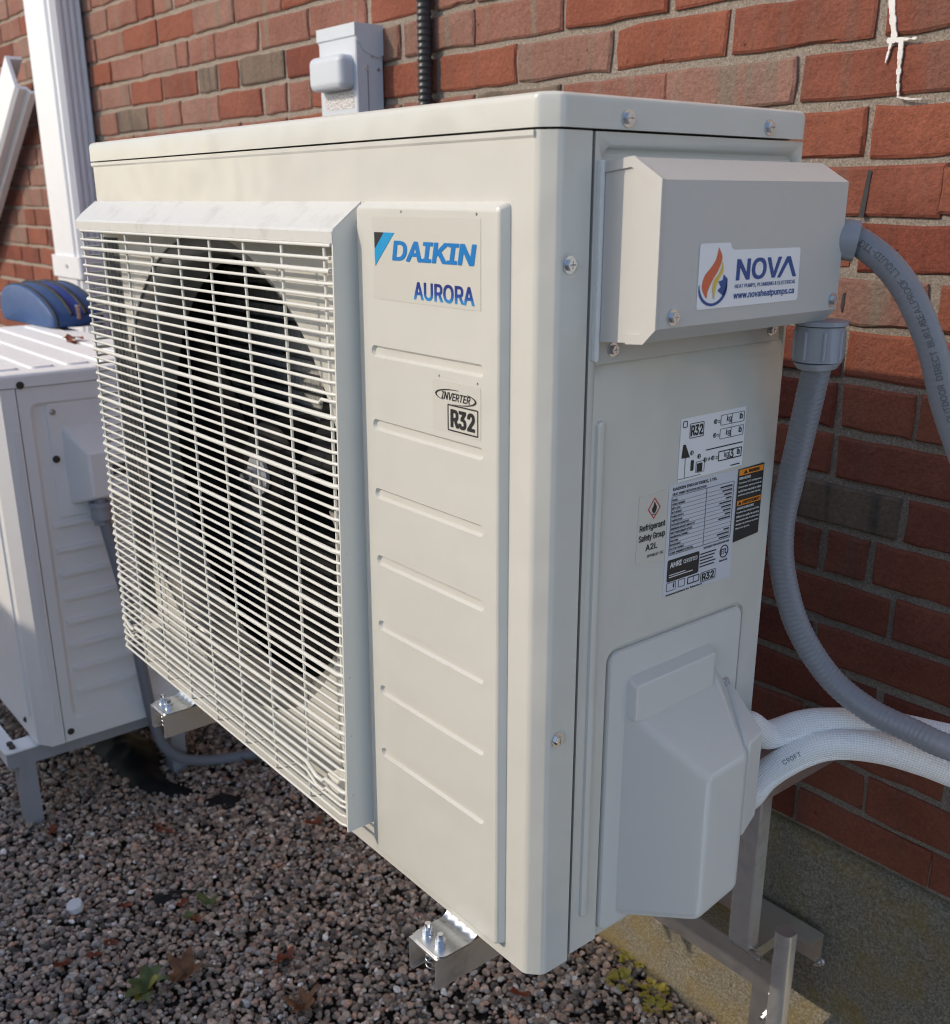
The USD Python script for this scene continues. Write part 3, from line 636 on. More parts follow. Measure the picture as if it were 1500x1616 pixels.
part(hp, 'foam_strip', cbox(-0.0062, 0.0035, 0.0490, 0.0532, 0.5470, 0.6905, 0.001), FOAM)
# terminal cover: folded sheet
TY0, TY1 = 0.0532, 0.2790
tprof = ccw([(-0.004, 0.6875), (0.0305, 0.6915), (0.0568, 0.6765), (0.0572, 0.5760), (0.0465, 0.5655), (-0.004, 0.5615)])
tc = part(hp, 'terminal_cover', ext_y(tprof, TY0, TY1), TERM)
rimo = Polygon(tprof).buffer(0.0009, join_style=2); rimi = Polygon(tprof).buffer(-0.0062, join_style=2)
rim = rimo.difference(rimi).difference(Polygon([(-0.02, 0.5), (0.03, 0.5), (0.03, 0.60), (-0.0035, 0.60), (-0.0035, 0.72), (-0.02, 0.72)]))
rm = max(getattr(rim, 'geoms', [rim]), key=lambda g: g.area)
e = trimesh.creation.extrude_polygon(rm, 0.0016, engine='earcut')
part(tc, 'folded_edge', (np.array([(x, TY0 - 0.0016 + z * 1.2, y) for x, y, z in e.vertices]), np.array(e.faces)[:, ::-1]), TERM)
part(tc, 'screw', screw((0.0572, 0.0705, 0.5835), (1, 0, 0), 0.0058), ZINC, 25)
part(tc, 'screw', screw((0.0572, 0.2715, 0.5838), (1, 0, 0), 0.0058), ZINC, 25)
part(hp, 'cover_flange', cbox(-0.0060, -0.0005, 0.0532, 0.2850, 0.5440, 0.5640, 0.0006), TERM)
for y in (0.0710, 0.2720): part(hp, 'screw', screw((-0.0005, y, 0.5545), (1, 0, 0), 0.0055), ZINC, 25)
# installer's sticker
sm = Sm(0.0573)
nv = Polygon([(0.0962, 0.5868), (0.0962, 0.6335), (0.1310, 0.6335), (0.1330, 0.6295), (0.1360, 0.6282), (0.2195, 0.6275), (0.2215, 0.5868)]).buffer(-0.0025).buffer(0.0025, 5)
nova = part(tc, 'installer_sticker', flat(nv, sm, 0.0001, 0.0002), STICKW, label='white installer sticker with flame emblem and navy lettering')
h2 = 0.00035
part(tc, 'sticker_name', cat([heavy(0.0003, 'NOV', sm, 0.1400, 0.1955, 0.6055, 0.6215, h2, True), flat([(0.1915, 0.6055), (0.1955, 0.6055), (0.2045, 0.6170), (0.2120, 0.6055), (0.2165, 0.6055), (0.2070, 0.6212), (0.2025, 0.6212)], sm, h2)]), NAVY)
part(tc, 'sticker_trade', fit_text('HEAT PUMPS, PLUMBING & ELECTRICAL', sm, 0.1395, 0.2165, 0.5995, 0.6030, h2), NAVY)
part(tc, 'sticker_address', fit_text('www.novaheatpumps.ca', sm, 0.1385, 0.2155, 0.5912, 0.5972, h2, True), NAVY)
cxs, czs = 0.1135, 0.6015
circ = Point(0, 0).buffer(1, 32)
cre = affinity.translate(affinity.scale(circ, 0.0165, 0.0128), cxs, czs).difference(affinity.translate(affinity.scale(circ, 0.0155, 0.0150), cxs - 0.0002, czs + 0.0042)).difference(Polygon([(cxs - 0.03, czs + 0.002), (cxs + 0.03, czs + 0.006), (cxs + 0.03, czs + 0.03), (cxs - 0.03, czs + 0.03)]))
mleaf = Polygon([(cxs + 0.0165, czs + 0.006), (cxs + 0.0115, czs + 0.0095), (cxs + 0.0110, czs + 0.0055), (cxs + 0.0060, czs + 0.0045), (cxs + 0.0090, czs + 0.0005), (cxs + 0.0055, czs - 0.0020), (cxs + 0.0095, czs - 0.0045), (cxs + 0.0130, czs - 0.0060), (cxs + 0.0165, czs)])
part(tc, 'emblem_drop', cat([flat(cre, sm, h2), flat(mleaf, sm, h2)]), NAVY)
fl = spline([(cxs + 0.004, czs + 0.0290), (cxs + 0.0085, czs + 0.0215), (cxs + 0.0050, czs + 0.0130), (cxs - 0.0010, czs + 0.0060), (cxs - 0.0060, czs - 0.0020), (cxs - 0.0070, czs - 0.0068), (cxs - 0.0125, czs + 0.0005), (cxs - 0.0105, czs + 0.0090), (cxs - 0.0035, czs + 0.0150), (cxs + 0.0015, czs + 0.0205), (cxs + 0.004, czs + 0.0290)], 0.001)
part(tc, 'emblem_flame', flat(Polygon([tuple(p) for p in fl]).buffer(0), sm, h2), FLAME)
f2 = spline([(cxs + 0.0095, czs + 0.0185), (cxs + 0.0105, czs + 0.0120), (cxs + 0.0060, czs + 0.0060), (cxs + 0.0030, czs + 0.0000), (cxs + 0.0015, czs - 0.0080), (cxs - 0.0005, czs - 0.0010), (cxs + 0.0005, czs + 0.0055), (cxs + 0.0065, czs + 0.0110), (cxs + 0.0095, czs + 0.0185)], 0.001)
part(tc, 'emblem_flame', flat(Polygon([tuple(p) for p in f2]).buffer(0), sm, h2 + 0.0001), FLAMEY)

# paper labels on the side panel
s1 = Sm(-0.0012); hb, hi = 0.0001, 0.0004
lab = part(hp, 'charge_label', flat([(0.1580, 0.4338), (0.2463, 0.4355), (0.2466, 0.4892), (0.1583, 0.4889)], s1, hb + 0.0002, 0.0002), STICKW, label='white refrigerant charge label with boxes for kilograms and pounds')
hi1 = 0.0006
pr_ = [flat(ring(0.1700, 0.1885, 0.4705, 0.4835, 0.0006), s1, hi1), heavy(0.00018, 'R32', s1, 0.1716, 0.1872, 0.4722, 0.4818, hi1, True)]
for zb, w_ in ((0.4762, 0.0004), (0.4640, 0.0004), (0.4440, 0.0009)):
    pr_ += [flat(ring(0.2110, 0.2440, zb, zb + 0.0092, w_), s1, hi1), fit_text('kg', s1, 0.2195, 0.2255, zb + 0.0012, zb + 0.0078, hi1), flat([(0.2262, zb), (0.2266, zb), (0.2266, zb + 0.009), (0.2262, zb + 0.009)], s1, hi1), fit_text('lb', s1, 0.2375, 0.2418, zb + 0.0026, zb + 0.0078, hi1, True), fit_text('=', s1, 0.2075, 0.2102, zb + 0.003, zb + 0.0052, hi1)]
def disc(u, v, r): return Point(u, v).buffer(r, 10)
for u, v in ((0.2040, 0.4808), (0.2040, 0.4686), (0.1930, 0.4486), (0.2035, 0.4486), (0.1745, 0.4575), (0.1845, 0.4530)): pr_.append(flat(disc(u, v, 0.0021), s1, hi1))
pr_ += [fit_text('+', s1, 0.1963, 0.2003, 0.4468, 0.4504, hi1), flat([(0.1935, 0.4566), (0.2443, 0.4566), (0.2443, 0.4576), (0.1935, 0.4576)], s1, hi1), fit_text('3', s1, 0.2275, 0.2325, 0.4446, 0.4530, hi1 + 0.0001, True),
        flat([(0.1610, 0.4545), (0.1720, 0.4540), (0.1655, 0.4660), (0.1625, 0.4662)], s1, hi1), flat([(0.1660, 0.4365), (0.1664, 0.4365), (0.1664, 0.4545), (0.1660, 0.4545)], s1, hi1), flat([(0.1580, 0.4362), (0.1880, 0.4362), (0.1880, 0.4366), (0.1580, 0.4366)], s1, hi1),
        flat(rrect(0.1738, 0.1778, 0.4415, 0.4510, 0.0012), s1, hi1), flat(ring(0.1810, 0.1925, 0.4385, 0.4485, 0.0003), s1, hi1), flat(rrect(0.1825, 0.1895, 0.4392, 0.4468, 0.0005), s1, hi1), flat(ring(0.1605, 0.1665, 0.4808, 0.4866, 0.0007, 0.0015), s1, hi1), flat([(0.2295, 0.4372), (0.2425, 0.4372), (0.2425, 0.4382), (0.2295, 0.4382)], s1, hi1)]
part(lab, 'label_print', cat(pr_), INK)
part(lab, 'label_numerals', cat([fit_text(t, s1, u - 0.0006, u + 0.0006, v - 0.0012, v + 0.0012, hi1 + 0.0003, True) for t, u, v in (('1', 0.2040, 0.4808), ('2', 0.2040, 0.4686), ('1', 0.1930, 0.4486), ('2', 0.2035, 0.4486), ('2', 0.1745, 0.4575), ('1', 0.1845, 0.4530))]), WHITEINK)
rat = part(hp, 'rating_plate', flat([(0.1475, 0.3325), (0.2418, 0.3282), (0.2412, 0.4320), (0.1480, 0.4332)], s1, hb, 0.0002), STICKS, label='silver rating plate printed with ruled rows')
rp_ = [fit_text('DAIKIN INDUSTRIES, LTD.', s1, 0.1530, 0.2120, 0.4268, 0.4300, hi, True), fit_text('HEAT PUMP OUTDOOR SECTION', s1, 0.1530, 0.1975, 0.4230, 0.4252, hi)]
rowsL = ['MODEL', 'SERIAL NUMBER', 'MFG. DATE', 'NET WEIGHT', 'POWER SUPPLY', 'COMPRESSOR', 'OUTDOOR FAN MOTOR', 'MINIMUM CIRCUIT AMPACITY', 'MAX OVERCURRENT DEVICE', 'MAXIMUM ALLOWABLE', 'PRESSURE', 'REFRIGERANT', 'FACTORY CHARGE', 'GLOBAL WARMING POTENTIAL']
for i, t in enumerate(rowsL):
    z = 0.4205 - i * 0.0037
    rp_ += [fixed_text(t, s1, 0.1530, z - 0.0026, 0.0019, hi, squeeze=0.8), flat([(0.1522, z - 0.0032), (0.2370, z - 0.0032), (0.2370, z - 0.00345), (0.1522, z - 0.00345)], s1, hi, 0.0001)]
    if i not in (9, 10): rp_.append(flat([(0.2180 + 0.003 * (i % 4), z - 0.0024), (0.2350, z - 0.0024), (0.2350, z - 0.0010), (0.2180 + 0.003 * (i % 4), z - 0.0010)], s1, hi, 0.0001))
rp_ += [flat(ring(0.1520, 0.2372, 0.3688, 0.4222, 0.0003), s1, hi), flat([(0.1985, 0.3690), (0.1988, 0.3690), (0.1988, 0.4222), (0.1985, 0.4222)], s1, hi), fit_text('SUITABLE FOR OUTDOOR USE', s1, 0.2000, 0.2365, 0.3648, 0.3668, hi)]
rp_ += [flat(Point(0.2300, 0.3565).buffer(0.0062, 16).difference(Point(0.2300, 0.3565).buffer(0.0052, 16)), s1, hi), fit_text('ETL', s1, 0.2255, 0.2345, 0.3540, 0.3590, hi, True), fit_text('Intertek', s1, 0.2240, 0.2360, 0.3470, 0.3490, hi)]
for i in range(5): rp_.append(flat([(0.1960, 0.3600 - i * 0.0030), (0.2185 - 0.002 * (i % 3), 0.3600 - i * 0.0030), (0.2185 - 0.002 * (i % 3), 0.3612 - i * 0.0030), (0.1960, 0.3612 - i * 0.0030)], s1, hi, 0.0001))
rp_ += [flat(ring(0.1985, 0.2195, 0.3330, 0.3425, 0.0005), s1, hi), heavy(0.00018, 'R32', s1, 0.2005, 0.2175, 0.3342, 0.3413, hi, True), fit_text('i', s1, 0.1605, 0.1622, 0.3375, 0.3420, hi, True), flat(ring(0.1515, 0.1640, 0.3352, 0.3432, 0.0004), s1, hi), flat(ring(0.1675, 0.1765, 0.3358, 0.3430, 0.0004), s1, hi), flat(ring(0.1800, 0.1965, 0.3355, 0.3425, 0.0009), s1, hi), flat([(0.1880, 0.3355), (0.1885, 0.3355), (0.1885, 0.3425), (0.1880, 0.3425)], s1, hi)]
rp_ += [fit_text('Assembled in Mexico', s1, 0.1515, 0.2010, 0.3310, 0.3328, hi, True)]
part(rat, 'plate_print', cat(rp_), INK)
part(rat, 'certification_mark', flat(rrect(0.1515, 0.1945, 0.3440, 0.3645, 0.002), s1, hi), INK)
part(rat, 'certification_lettering', cat([fit_text('AHRI', s1, 0.1545, 0.1700, 0.3570, 0.3620, hi + 0.0004, True), fit_text('CERTIFIED', s1, 0.1725, 0.1915, 0.3575, 0.3612, hi + 0.0004), flat([(0.1540, 0.3500), (0.1760, 0.3500), (0.1760, 0.3507), (0.1540, 0.3507)], s1, hi + 0.0004), flat([(0.1540, 0.3480), (0.1860, 0.3480), (0.1860, 0.3487), (0.1540, 0.3487)], s1, hi + 0.0004)]), WHITEINK)
wl = part(hp, 'warning_label', flat([(0.2424, 0.3622), (0.2795, 0.3648), (0.2803, 0.4325), (0.2424, 0.4317)], s1, hb + 0.0004, 0.0002), INK, label='black burn hazard warning label with orange bands')
hw = 0.0008
part(wl, 'orange_band', cat([flat(rrect(0.2434, 0.2792, 0.4255, 0.4310, 0.0003, 2), s1, hw, 0.0001), flat(rrect(0.2434, 0.2788, 0.3968, 0.4018, 0.0003, 2), s1, hw, 0.0001)]), ORANGE)
part(wl, 'band_lettering', fit_text('WARNING', s1, 0.2570, 0.2730, 0.4266, 0.4298, hw + 0.0002, True), INK)
part(wl, 'band_lettering', fit_text('AVERTISSEMENT', s1, 0.2510, 0.2770, 0.3978, 0.4008, hw + 0.0002, True), INK)
part(wl, 'band_symbols', cat([flat([(0.2495, 0.4266), (0.2555, 0.4266), (0.2525, 0.4300)], s1, hw + 0.0002), flat([(0.2445, 0.3978), (0.2500, 0.3978), (0.2472, 0.4010)], s1, hw + 0.0002)]), INK)
wt = [('BURN HAZARD!', 0.4215, 0.0025), ('Contains R32 refrigerant.', 0.4172, 0.0021), ('Use proper service tools to', 0.4134, 0.0021), ('avoid burn hazard or other', 0.4096, 0.0021), ('serious personal injury.', 0.4058, 0.0021),
      ('DANGER DE BRULURES', 0.3930, 0.0023), ('Contient du refrigerant R32.', 0.3890, 0.0021), ('Utiliser les outils de service', 0.3852, 0.0021), ('appropries afin d eviter tout', 0.3814, 0.0021), ('danger de brulure ou autre', 0.3776, 0.0021), ('blessure grave.', 0.3738, 0.0021)]
part(wl, 'warning_text', cat([fit_text(t, s1, 0.2440, 0.2440 + min(0.0340, 0.0014 * len(t)), z, z + hh, hw, False) for t, z, hh in wt]), WHITEINK)
rl = part(hp, 'safety_label', flat([(0.1098, 0.3700), (0.1469, 0.3662), (0.1472, 0.4303), (0.1108, 0.4297)], s1, hb, 0.0002), STICKI, label='ivory refrigerant safety group label with red flame diamond')
dm = Polygon([(0.1300, 0.4260), (0.1380, 0.4165), (0.1300, 0.4070), (0.1220, 0.4165)])
part(rl, 'hazard_diamond', flat(dm.difference(dm.buffer(-0.0009)), s1, hi), RED)
part(rl, 'label_lettering', cat([fit_text('Refrigerant', s1, 0.1130, 0.1452, 0.3968, 0.4040, hi, True), fit_text('Safety Group', s1, 0.1125, 0.1455, 0.3878, 0.3950, hi, True), fit_text('A2L', s1, 0.1215, 0.1365, 0.3800, 0.3856, hi, True), fit_text('3P740117-1C', s1, 0.1240, 0.1445, 0.3735, 0.3760, hi),
     flat(Polygon([tuple(p) for p in spline([(0.1300, 0.4222), (0.1330, 0.4175), (0.1322, 0.4140), (0.1300, 0.4122), (0.1278, 0.4140), (0.1274, 0.4165), (0.1290, 0.4185), (0.1300, 0.4222)], 0.001)]).buffer(0), s1, hi), flat([(0.1270, 0.4108), (0.1330, 0.4108), (0.1330, 0.4114), (0.1270, 0.4114)], s1, hi)]), INK)

# valve cover
vp = layers(Sm(-0.0035), [(rrect(0.0822, 0.2640, 0.0100, 0.2955, 0.011), 0.0), (rrect(0.0822, 0.2640, 0.0100, 0.2955, 0.011), 0.0028), (rrect(0.0836, 0.2626, 0.0114, 0.2941, 0.010), 0.0042)])
sph = lambda r, p: Manifold.sphere(r, 14).translate(list(p))
r_ = 0.003
up = Manifold.batch_hull([sph(r_, p) for p in ((-0.006, 0.1085, 0.2680), (-0.006, 0.2160, 0.2700), (0.0075, 0.1095, 0.2590), (0.0075, 0.2130, 0.2610), (-0.006, 0.1085, 0.229), (-0.006, 0.2160, 0.21), (0.0075, 0.1095, 0.229), (0.0075, 0.2130, 0.20))])
rb = 0.014
lowp = [(-0.0140, 0.1090, 0.014 + rb), (-0.0140, 0.1090, 0.2330), (-0.0140, 0.2230, 0.2390), (0.0412, 0.1650, 0.1655), (0.0412, 0.1650, 0.0125 + rb), (0.0412, 0.2100, 0.1690), (0.0412, 0.2100, 0.0200 + rb), (-0.010, 0.2420, 0.2090), (-0.010, 0.2420, 0.05)]
sph = lambda r, p: Manifold.sphere(r, 32).translate(list(p))
low = Manifold.batch_hull([sph(rb, p) for p in lowp])
lug = Manifold.batch_hull([sph(0.005, p) for p in ((0.0462, 0.2240, 0.1800), (0.0462, 0.2240, 0.0850), (0.043, 0.2440, 0.1820), (0.043, 0.2440, 0.0950), (0.0, 0.2490, 0.2160), (0.0, 0.2490, 0.0850))])
part(hp, 'valve_cover', vp + up + low, COVER, 32)
part(hp, 'pipe_cover', lug, COVER, 40)
part(hp, 'screw', screw((0.0008, 0.2450, 0.2192), (1, 0, 0), 0.0058), ZINC, 25)

# ================================================================== WALL BRACKET under the new heat pump
st = thing('wall_bracket', 'aluminium wall bracket of channel rails and angles carrying the new heat pump', 'bracket', (-0.43, 0.35, -0.30))
def channel_y(x0, x1, z0, z1, y0, y1, t=0.0025):      # inverted U along y with inward lips
    o = [(x0, z0), (x0, z1), (x1, z1), (x1, z0), (x1 - 0.006, z0), (x1 - 0.006, z0 + t), (x1 - t, z0 + t), (x1 - t, z1 - t), (x0 + t, z1 - t), (x0 + t, z0 + t), (x0 + 0.006, z0 + t), (x0 + 0.006, z0)]
    return ext_y(ccw(o), y0, y1)
for xa, xb in ((-0.131, -0.087), (-0.757, -0.711)):
    rail = channel_y(xa, xb, -0.047, -0.0125, -0.043, 0.64)
    part(st, 'rail', rail, ALU)
    xm = (xa + xb) / 2
    foot = Manifold.batch_hull([cyl((xa + 0.009, -0.032, -0.0122), (xa + 0.009, -0.032, -0.0100), 0.009, 20), cyl((xb - 0.006, -0.032, -0.0122), (xb - 0.006, -0.032, -0.0100), 0.009, 20), box(xa, xb + 0.003, -0.006, -0.004, -0.0122, -0.0100)])
    V = []; n = 8
    for k in range(n + 1):
        a = math.pi / 2 * k / n
        y, z = -0.006 + 0.012 * math.sin(a), -0.010 + 0.012 * (1 - math.cos(a))
        for x in np.linspace(xa, xb + 0.003, 13):
            rr_ = 0.0011 * math.sin((x - xa) / (xb + 0.003 - xa) * math.pi * 8) * math.sin(math.pi * k / n)
            V.append((x, y + rr_, z + rr_))
    F = [(i * 13 + j, i * 13 + j + 1, (i + 1) * 13 + j + 1, (i + 1) * 13 + j) for i in range(n) for j in range(12)]
    fpart = part(st, 'foot_plate', foot, GALV, 30)
    part(fpart, 'foot_flange', (np.array(V), np.array(F)), GALV, True)
    for x in (xm - 0.011, xm + 0.009):
        bt = part(st, 'bolt', cyl((x, -0.028, -0.0100), (x, -0.028, -0.0085), 0.0062, 16) + cyl((x, -0.028, -0.0085), (x, -0.028, -0.0030), 0.0052, 6) + cyl((x, -0.028, -0.0030), (x, -0.028, 0.0025), 0.0030, 10), ZINC, 25)
    part(st, 'spring', tube(np.array([(xm - 0.004 + 0.005 * math.cos(a), -0.030 + 0.005 * math.sin(a), -0.015 - 0.0016 * a / 1.5) for a in np.arange(0, 26, 0.5)]), 0.0008, 6)[0], ZINC, True)
    # upright behind the machine, link channel and post
    ux = xm - 0.052
    u_ = [(ux - 0.018, 0.572), (ux - 0.018, 0.552), (ux - 0.0155, 0.5495), (ux + 0.0155, 0.5495), (ux + 0.018, 0.552), (ux + 0.018, 0.572), (ux + 0.0155, 0.572), (ux + 0.0155, 0.552), (ux + 0.004, 0.552), (ux + 0.003, 0.5535), (ux - 0.003, 0.5535), (ux - 0.004, 0.552), (ux - 0.0155, 0.552), (ux - 0.0155, 0.572)]
    part(st, 'upright', ext_z(ccw(u_), -0.352, -0.010), ALU_B, 30)
    part(st, 'link_channel', channel_y(ux - 0.014, ux + 0.024, -0.372, -0.352, 0.5635, 0.634).rotate([0, 0, 0]), ALU)
    px = xm + 0.017
    post = ext_z(rrect(px - 0.014, px + 0.012, 0.547, 0.575, 0.010, 8), -0.66, -0.292)
    post = post - layers(Sm(px - 0.014), [(rrect(0.5475, 0.5565, -0.402, -0.352, 0.004), -0.01), (rrect(0.5475, 0.5565, -0.402, -0.352, 0.004), 0.004)]) - layers(Sm(px - 0.014), [(rrect(0.5475, 0.5565, -0.340, -0.312, 0.004), -0.01), (rrect(0.5475, 0.5565, -0.340, -0.312, 0.004), 0.004)])
    part(st, 'post', post, ALU_B, 35)
    part(st, 'back_plate', cbox(px - 0.050, px - 0.016, 0.566, 0.5685, -0.66, -0.412, 0.0005), ALU)
    for bp_ in ((px + 0.016, 0.632, -0.370), (px - 0.020, 0.5655, -0.452)):
        part(st, 'bolt', cyl(bp_, (bp_[0], bp_[1] - 0.002, bp_[2]), 0.0065, 16) + cyl((bp_[0], bp_[1] - 0.002, bp_[2]), (bp_[0], bp_[1] - 0.008, bp_[2]), 0.0052, 6) + cyl((bp_[0], bp_[1] - 0.008, bp_[2]), (bp_[0], bp_[1] - 0.014, bp_[2]), 0.003, 10), ZINC, 25)
part(st, 'angle_bar', ext_x(ccw([(0.5595, -0.412), (0.5595, -0.360), (0.5625, -0.360), (0.5625, -0.412)]), -0.86, -0.098), ALU)
part(st, 'angle_bar', ext_x(ccw([(0.6345, -0.3620), (0.6345, -0.3590), (0.6720, -0.3590), (0.6720, -0.412), (0.6690, -0.412), (0.6690, -0.3620)]), -0.86, -0.0985), ALU)
def slot_rim(P, r=0.0009):
    return tube(np.array(P + [P[0]]), r, 8)[0]
# bright pressed rim of the slot at the upright's foot
for xm in (-0.109, -0.734):
    ux = xm - 0.052
    loop = [(ux - 0.018 + a * 0.052 if False else ux - 0.016 + 0.050 * u, 0.5585, -0.366 + 0.016 * v) for u, v in ((0, 0.1), (0.05, 0), (0.9, 0), (1, 0.15), (1, 0.75), (0.95, 0.9), (0.05, 0.9), (0, 0.8))]
    part(st, 'slot_rim', slot_rim(loop), ZINC, True)

# ================================================================== OLD UNIT at the left
XO = -1.550
od = thing('heat_pump', 'older white outdoor heat pump at the left with rusty screws and ridged top', 'heat pump', (XO - 0.42, 0.19, -0.452))
OB, OT, OD = -0.452, 0.346, 0.40
oplan = sheet([(XO - 0.84, OD * 0.7), (XO - 0.84, 0.003), (XO - 0.045, 0.001), (XO - 0.030, 0.0025), (XO - 0.0015, 0.022), (XO - 0.001, 0.0495)], 0.002)
of = ext_z(oplan, OB, OT - 0.028)
of = of - cyl((XO - 0.48, -0.05, -0.06), (XO - 0.48, 0.02, -0.06), 0.29, 64)
part(od, 'front_panel', of, OLDW, 25)
part(od, 'inner_casing', box(XO - 0.835, XO - 0.014, 0.10, OD - 0.004, OB + 0.008, OT - 0.027) + box(XO - 0.165, XO - 0.050, 0.008, 0.11, OB + 0.008, OT - 0.027), DARKIN)
og = part(od, 'grille', tube(np.array([(XO - 0.48 + 0.29 * math.cos(a), -0.008, -0.06 + 0.29 * math.sin(a)) for a in np.linspace(0, 2 * math.pi, 49)]), 0.004, 8)[0], OLDW, True)
for k in range(1, 12):
    part(og, 'ring_wire', tube(np.array([(XO - 0.48 + 0.025 * k * math.cos(a), -0.012, -0.06 + 0.025 * k * math.sin(a)) for a in np.linspace(0, 2 * math.pi, 41)]), 0.0018, 6)[0], OLDW, True)
part(od, 'front_rib', layers(Fm(), [(rrect(XO - 0.062, XO - 0.050, OB + 0.06, OT - 0.06, 0.004), -0.001), (rrect(XO - 0.060, XO - 0.052, OB + 0.062, OT - 0.062, 0.003), 0.004)]), OLDW, 25)
part(od, 'corner_rib', layers(Sm(XO - 0.001), [(rrect(0.0350, 0.0430, OB + 0.045, OT - 0.11, 0.0035), -0.001), (rrect(0.0365, 0.0415, OB + 0.047, OT - 0.112, 0.002), 0.0025)]), OLDW, 25)
otp = lambda o: [(XO - 0.842 + o, -0.002 + o), (XO - 0.032, -0.002 + o), (XO + 0.001 - o, 0.021), (XO + 0.001 - o, OD - o), (XO - 0.842 + o, OD - o)]
otop = layers(Tm(), [(otp(0), OT - 0.0265), (otp(0), OT - 0.006), (otp(0.002), OT - 0.002), (otp(0.006), OT)])
RY = [0.052, 0.122, 0.192, 0.262, 0.332]
for y in RY:
    otop = otop + layers(Tm(OT), [(rrect(XO - 0.80, XO - 0.048 - 0.0 * y, y - 0.026, y + 0.026, 0.014), -0.001), (rrect(XO - 0.797, XO - 0.051, y - 0.022, y + 0.022, 0.010), 0.0038)])
part(od, 'top_panel', otop, OLDW, 20)
oside = box(XO - 0.012, XO - 0.0015, 0.0515, OD, OB, OT - 0.028)
osm = Sm(XO - 0.0015)
oside = oside - layers(osm, [(rrect(0.0720, 0.395, OB + 0.048, OT - 0.060, 0.014), 0.0006), (rrect(0.0800, 0.39, OB + 0.056, OT - 0.068, 0.012), -0.006)])
for k in range(8):
    z = 0.032 - 0.0535 * k
    oside = oside + layers(Sm(XO - 0.0075), [(rrect(0.0880, 0.38, z - 0.006, z + 0.006, 0.005), -0.0005), (rrect(0.0890, 0.378, z - 0.0045, z + 0.0035, 0.003), 0.0052)])
part(od, 'side_panel', oside, OLDW)
oc = layers(osm, [(rrect(0.1040, 0.37, 0.045, 0.2800, 0.004), -0.007), (rrect(0.1040, 0.37, 0.045, 0.2800, 0.004), -0.0035), (rrect(0.1055, 0.3685, 0.0465, 0.2785, 0.004), -0.0025)])
ob = Manifold.batch_hull([Manifold.sphere(0.010, 14).translate(list(p)) for p in ((XO - 0.008, 0.137, 0.222), (XO - 0.008, 0.350, 0.222), (XO + 0.034, 0.165, 0.176), (XO + 0.034, 0.345, 0.176), (XO + 0.034, 0.165, 0.092), (XO + 0.034, 0.345, 0.092), (XO - 0.008, 0.137, 0.078), (XO - 0.008, 0.350, 0.078))])
part(od, 'terminal_cover', oc + ob, OLDW, 35)
part(od, 'pipe_stub', cyl((XO + 0.040, 0.205, 0.142), (XO + 0.050, 0.345, 0.146), 0.013, 16), RUST, 30, label='dark metal pipe stub on the terminal cover')
for x, y, z in ((XO + 0.001, 0.0600, OT - 0.022), (XO - 0.0015, 0.1100, 0.169), (XO - 0.0015, 0.0640, OB + 0.022)): part(od, 'screw', screw((x, y, z), (1, 0, 0), 0.0075), RUST, 25)
part(od, 'screw', screw((XO - 0.004, 0.1155, 0.264), (1, 0, 0), 0.006), ZINC, 25)
part(od, 'screw', screw((XO - 0.10, 0.0, OB + 0.032), (0, -1, 0), 0.007), RUST, 25)
# its stand
os_ = thing('unit_stand', 'grey metal stand with rails and legs under the older white heat pump', 'stand', (XO - 0.4, 0.15, G))
for x in (-1.640, -2.26):
    part(os_, 'rail', channel_y(x - 0.005, x + 0.046, OB - 0.046, OB - 0.010, -0.062, 0.34), ALU_P)
    for y in (-0.040, 0.300):
        leg = sheet([(x + 0.002, y + 0.034), (x + 0.002, y), (x + 0.042, y), (x + 0.042, y + 0.034)], 0.003)
        part(os_, 'leg', ext_z(leg, G - 0.02, OB - 0.0465), ALU_P)
    f = part(os_, 'foot_plate', Manifold.batch_hull([cyl((x + a, b, OB - 0.0097), (x + a, b, OB - 0.0062), 0.010, 16) for a, b in ((0.004, -0.056), (0.040, -0.056), (0.004, 0.0), (0.040, 0.0))]), OLDW, 30)
    for a in (0.012, 0.030): part(f, 'bolt', cyl((x + a, -0.045, OB - 0.006), (x + a, -0.045, OB), 0.007, 6), RUST)
part(os_, 'cross_rail', channel_y(0, 0.03, -0.03, 0, 0, 0.9).rotate([0, 0, 90]).translate([-1.60, -0.062, OB - 0.012]), OLDW)

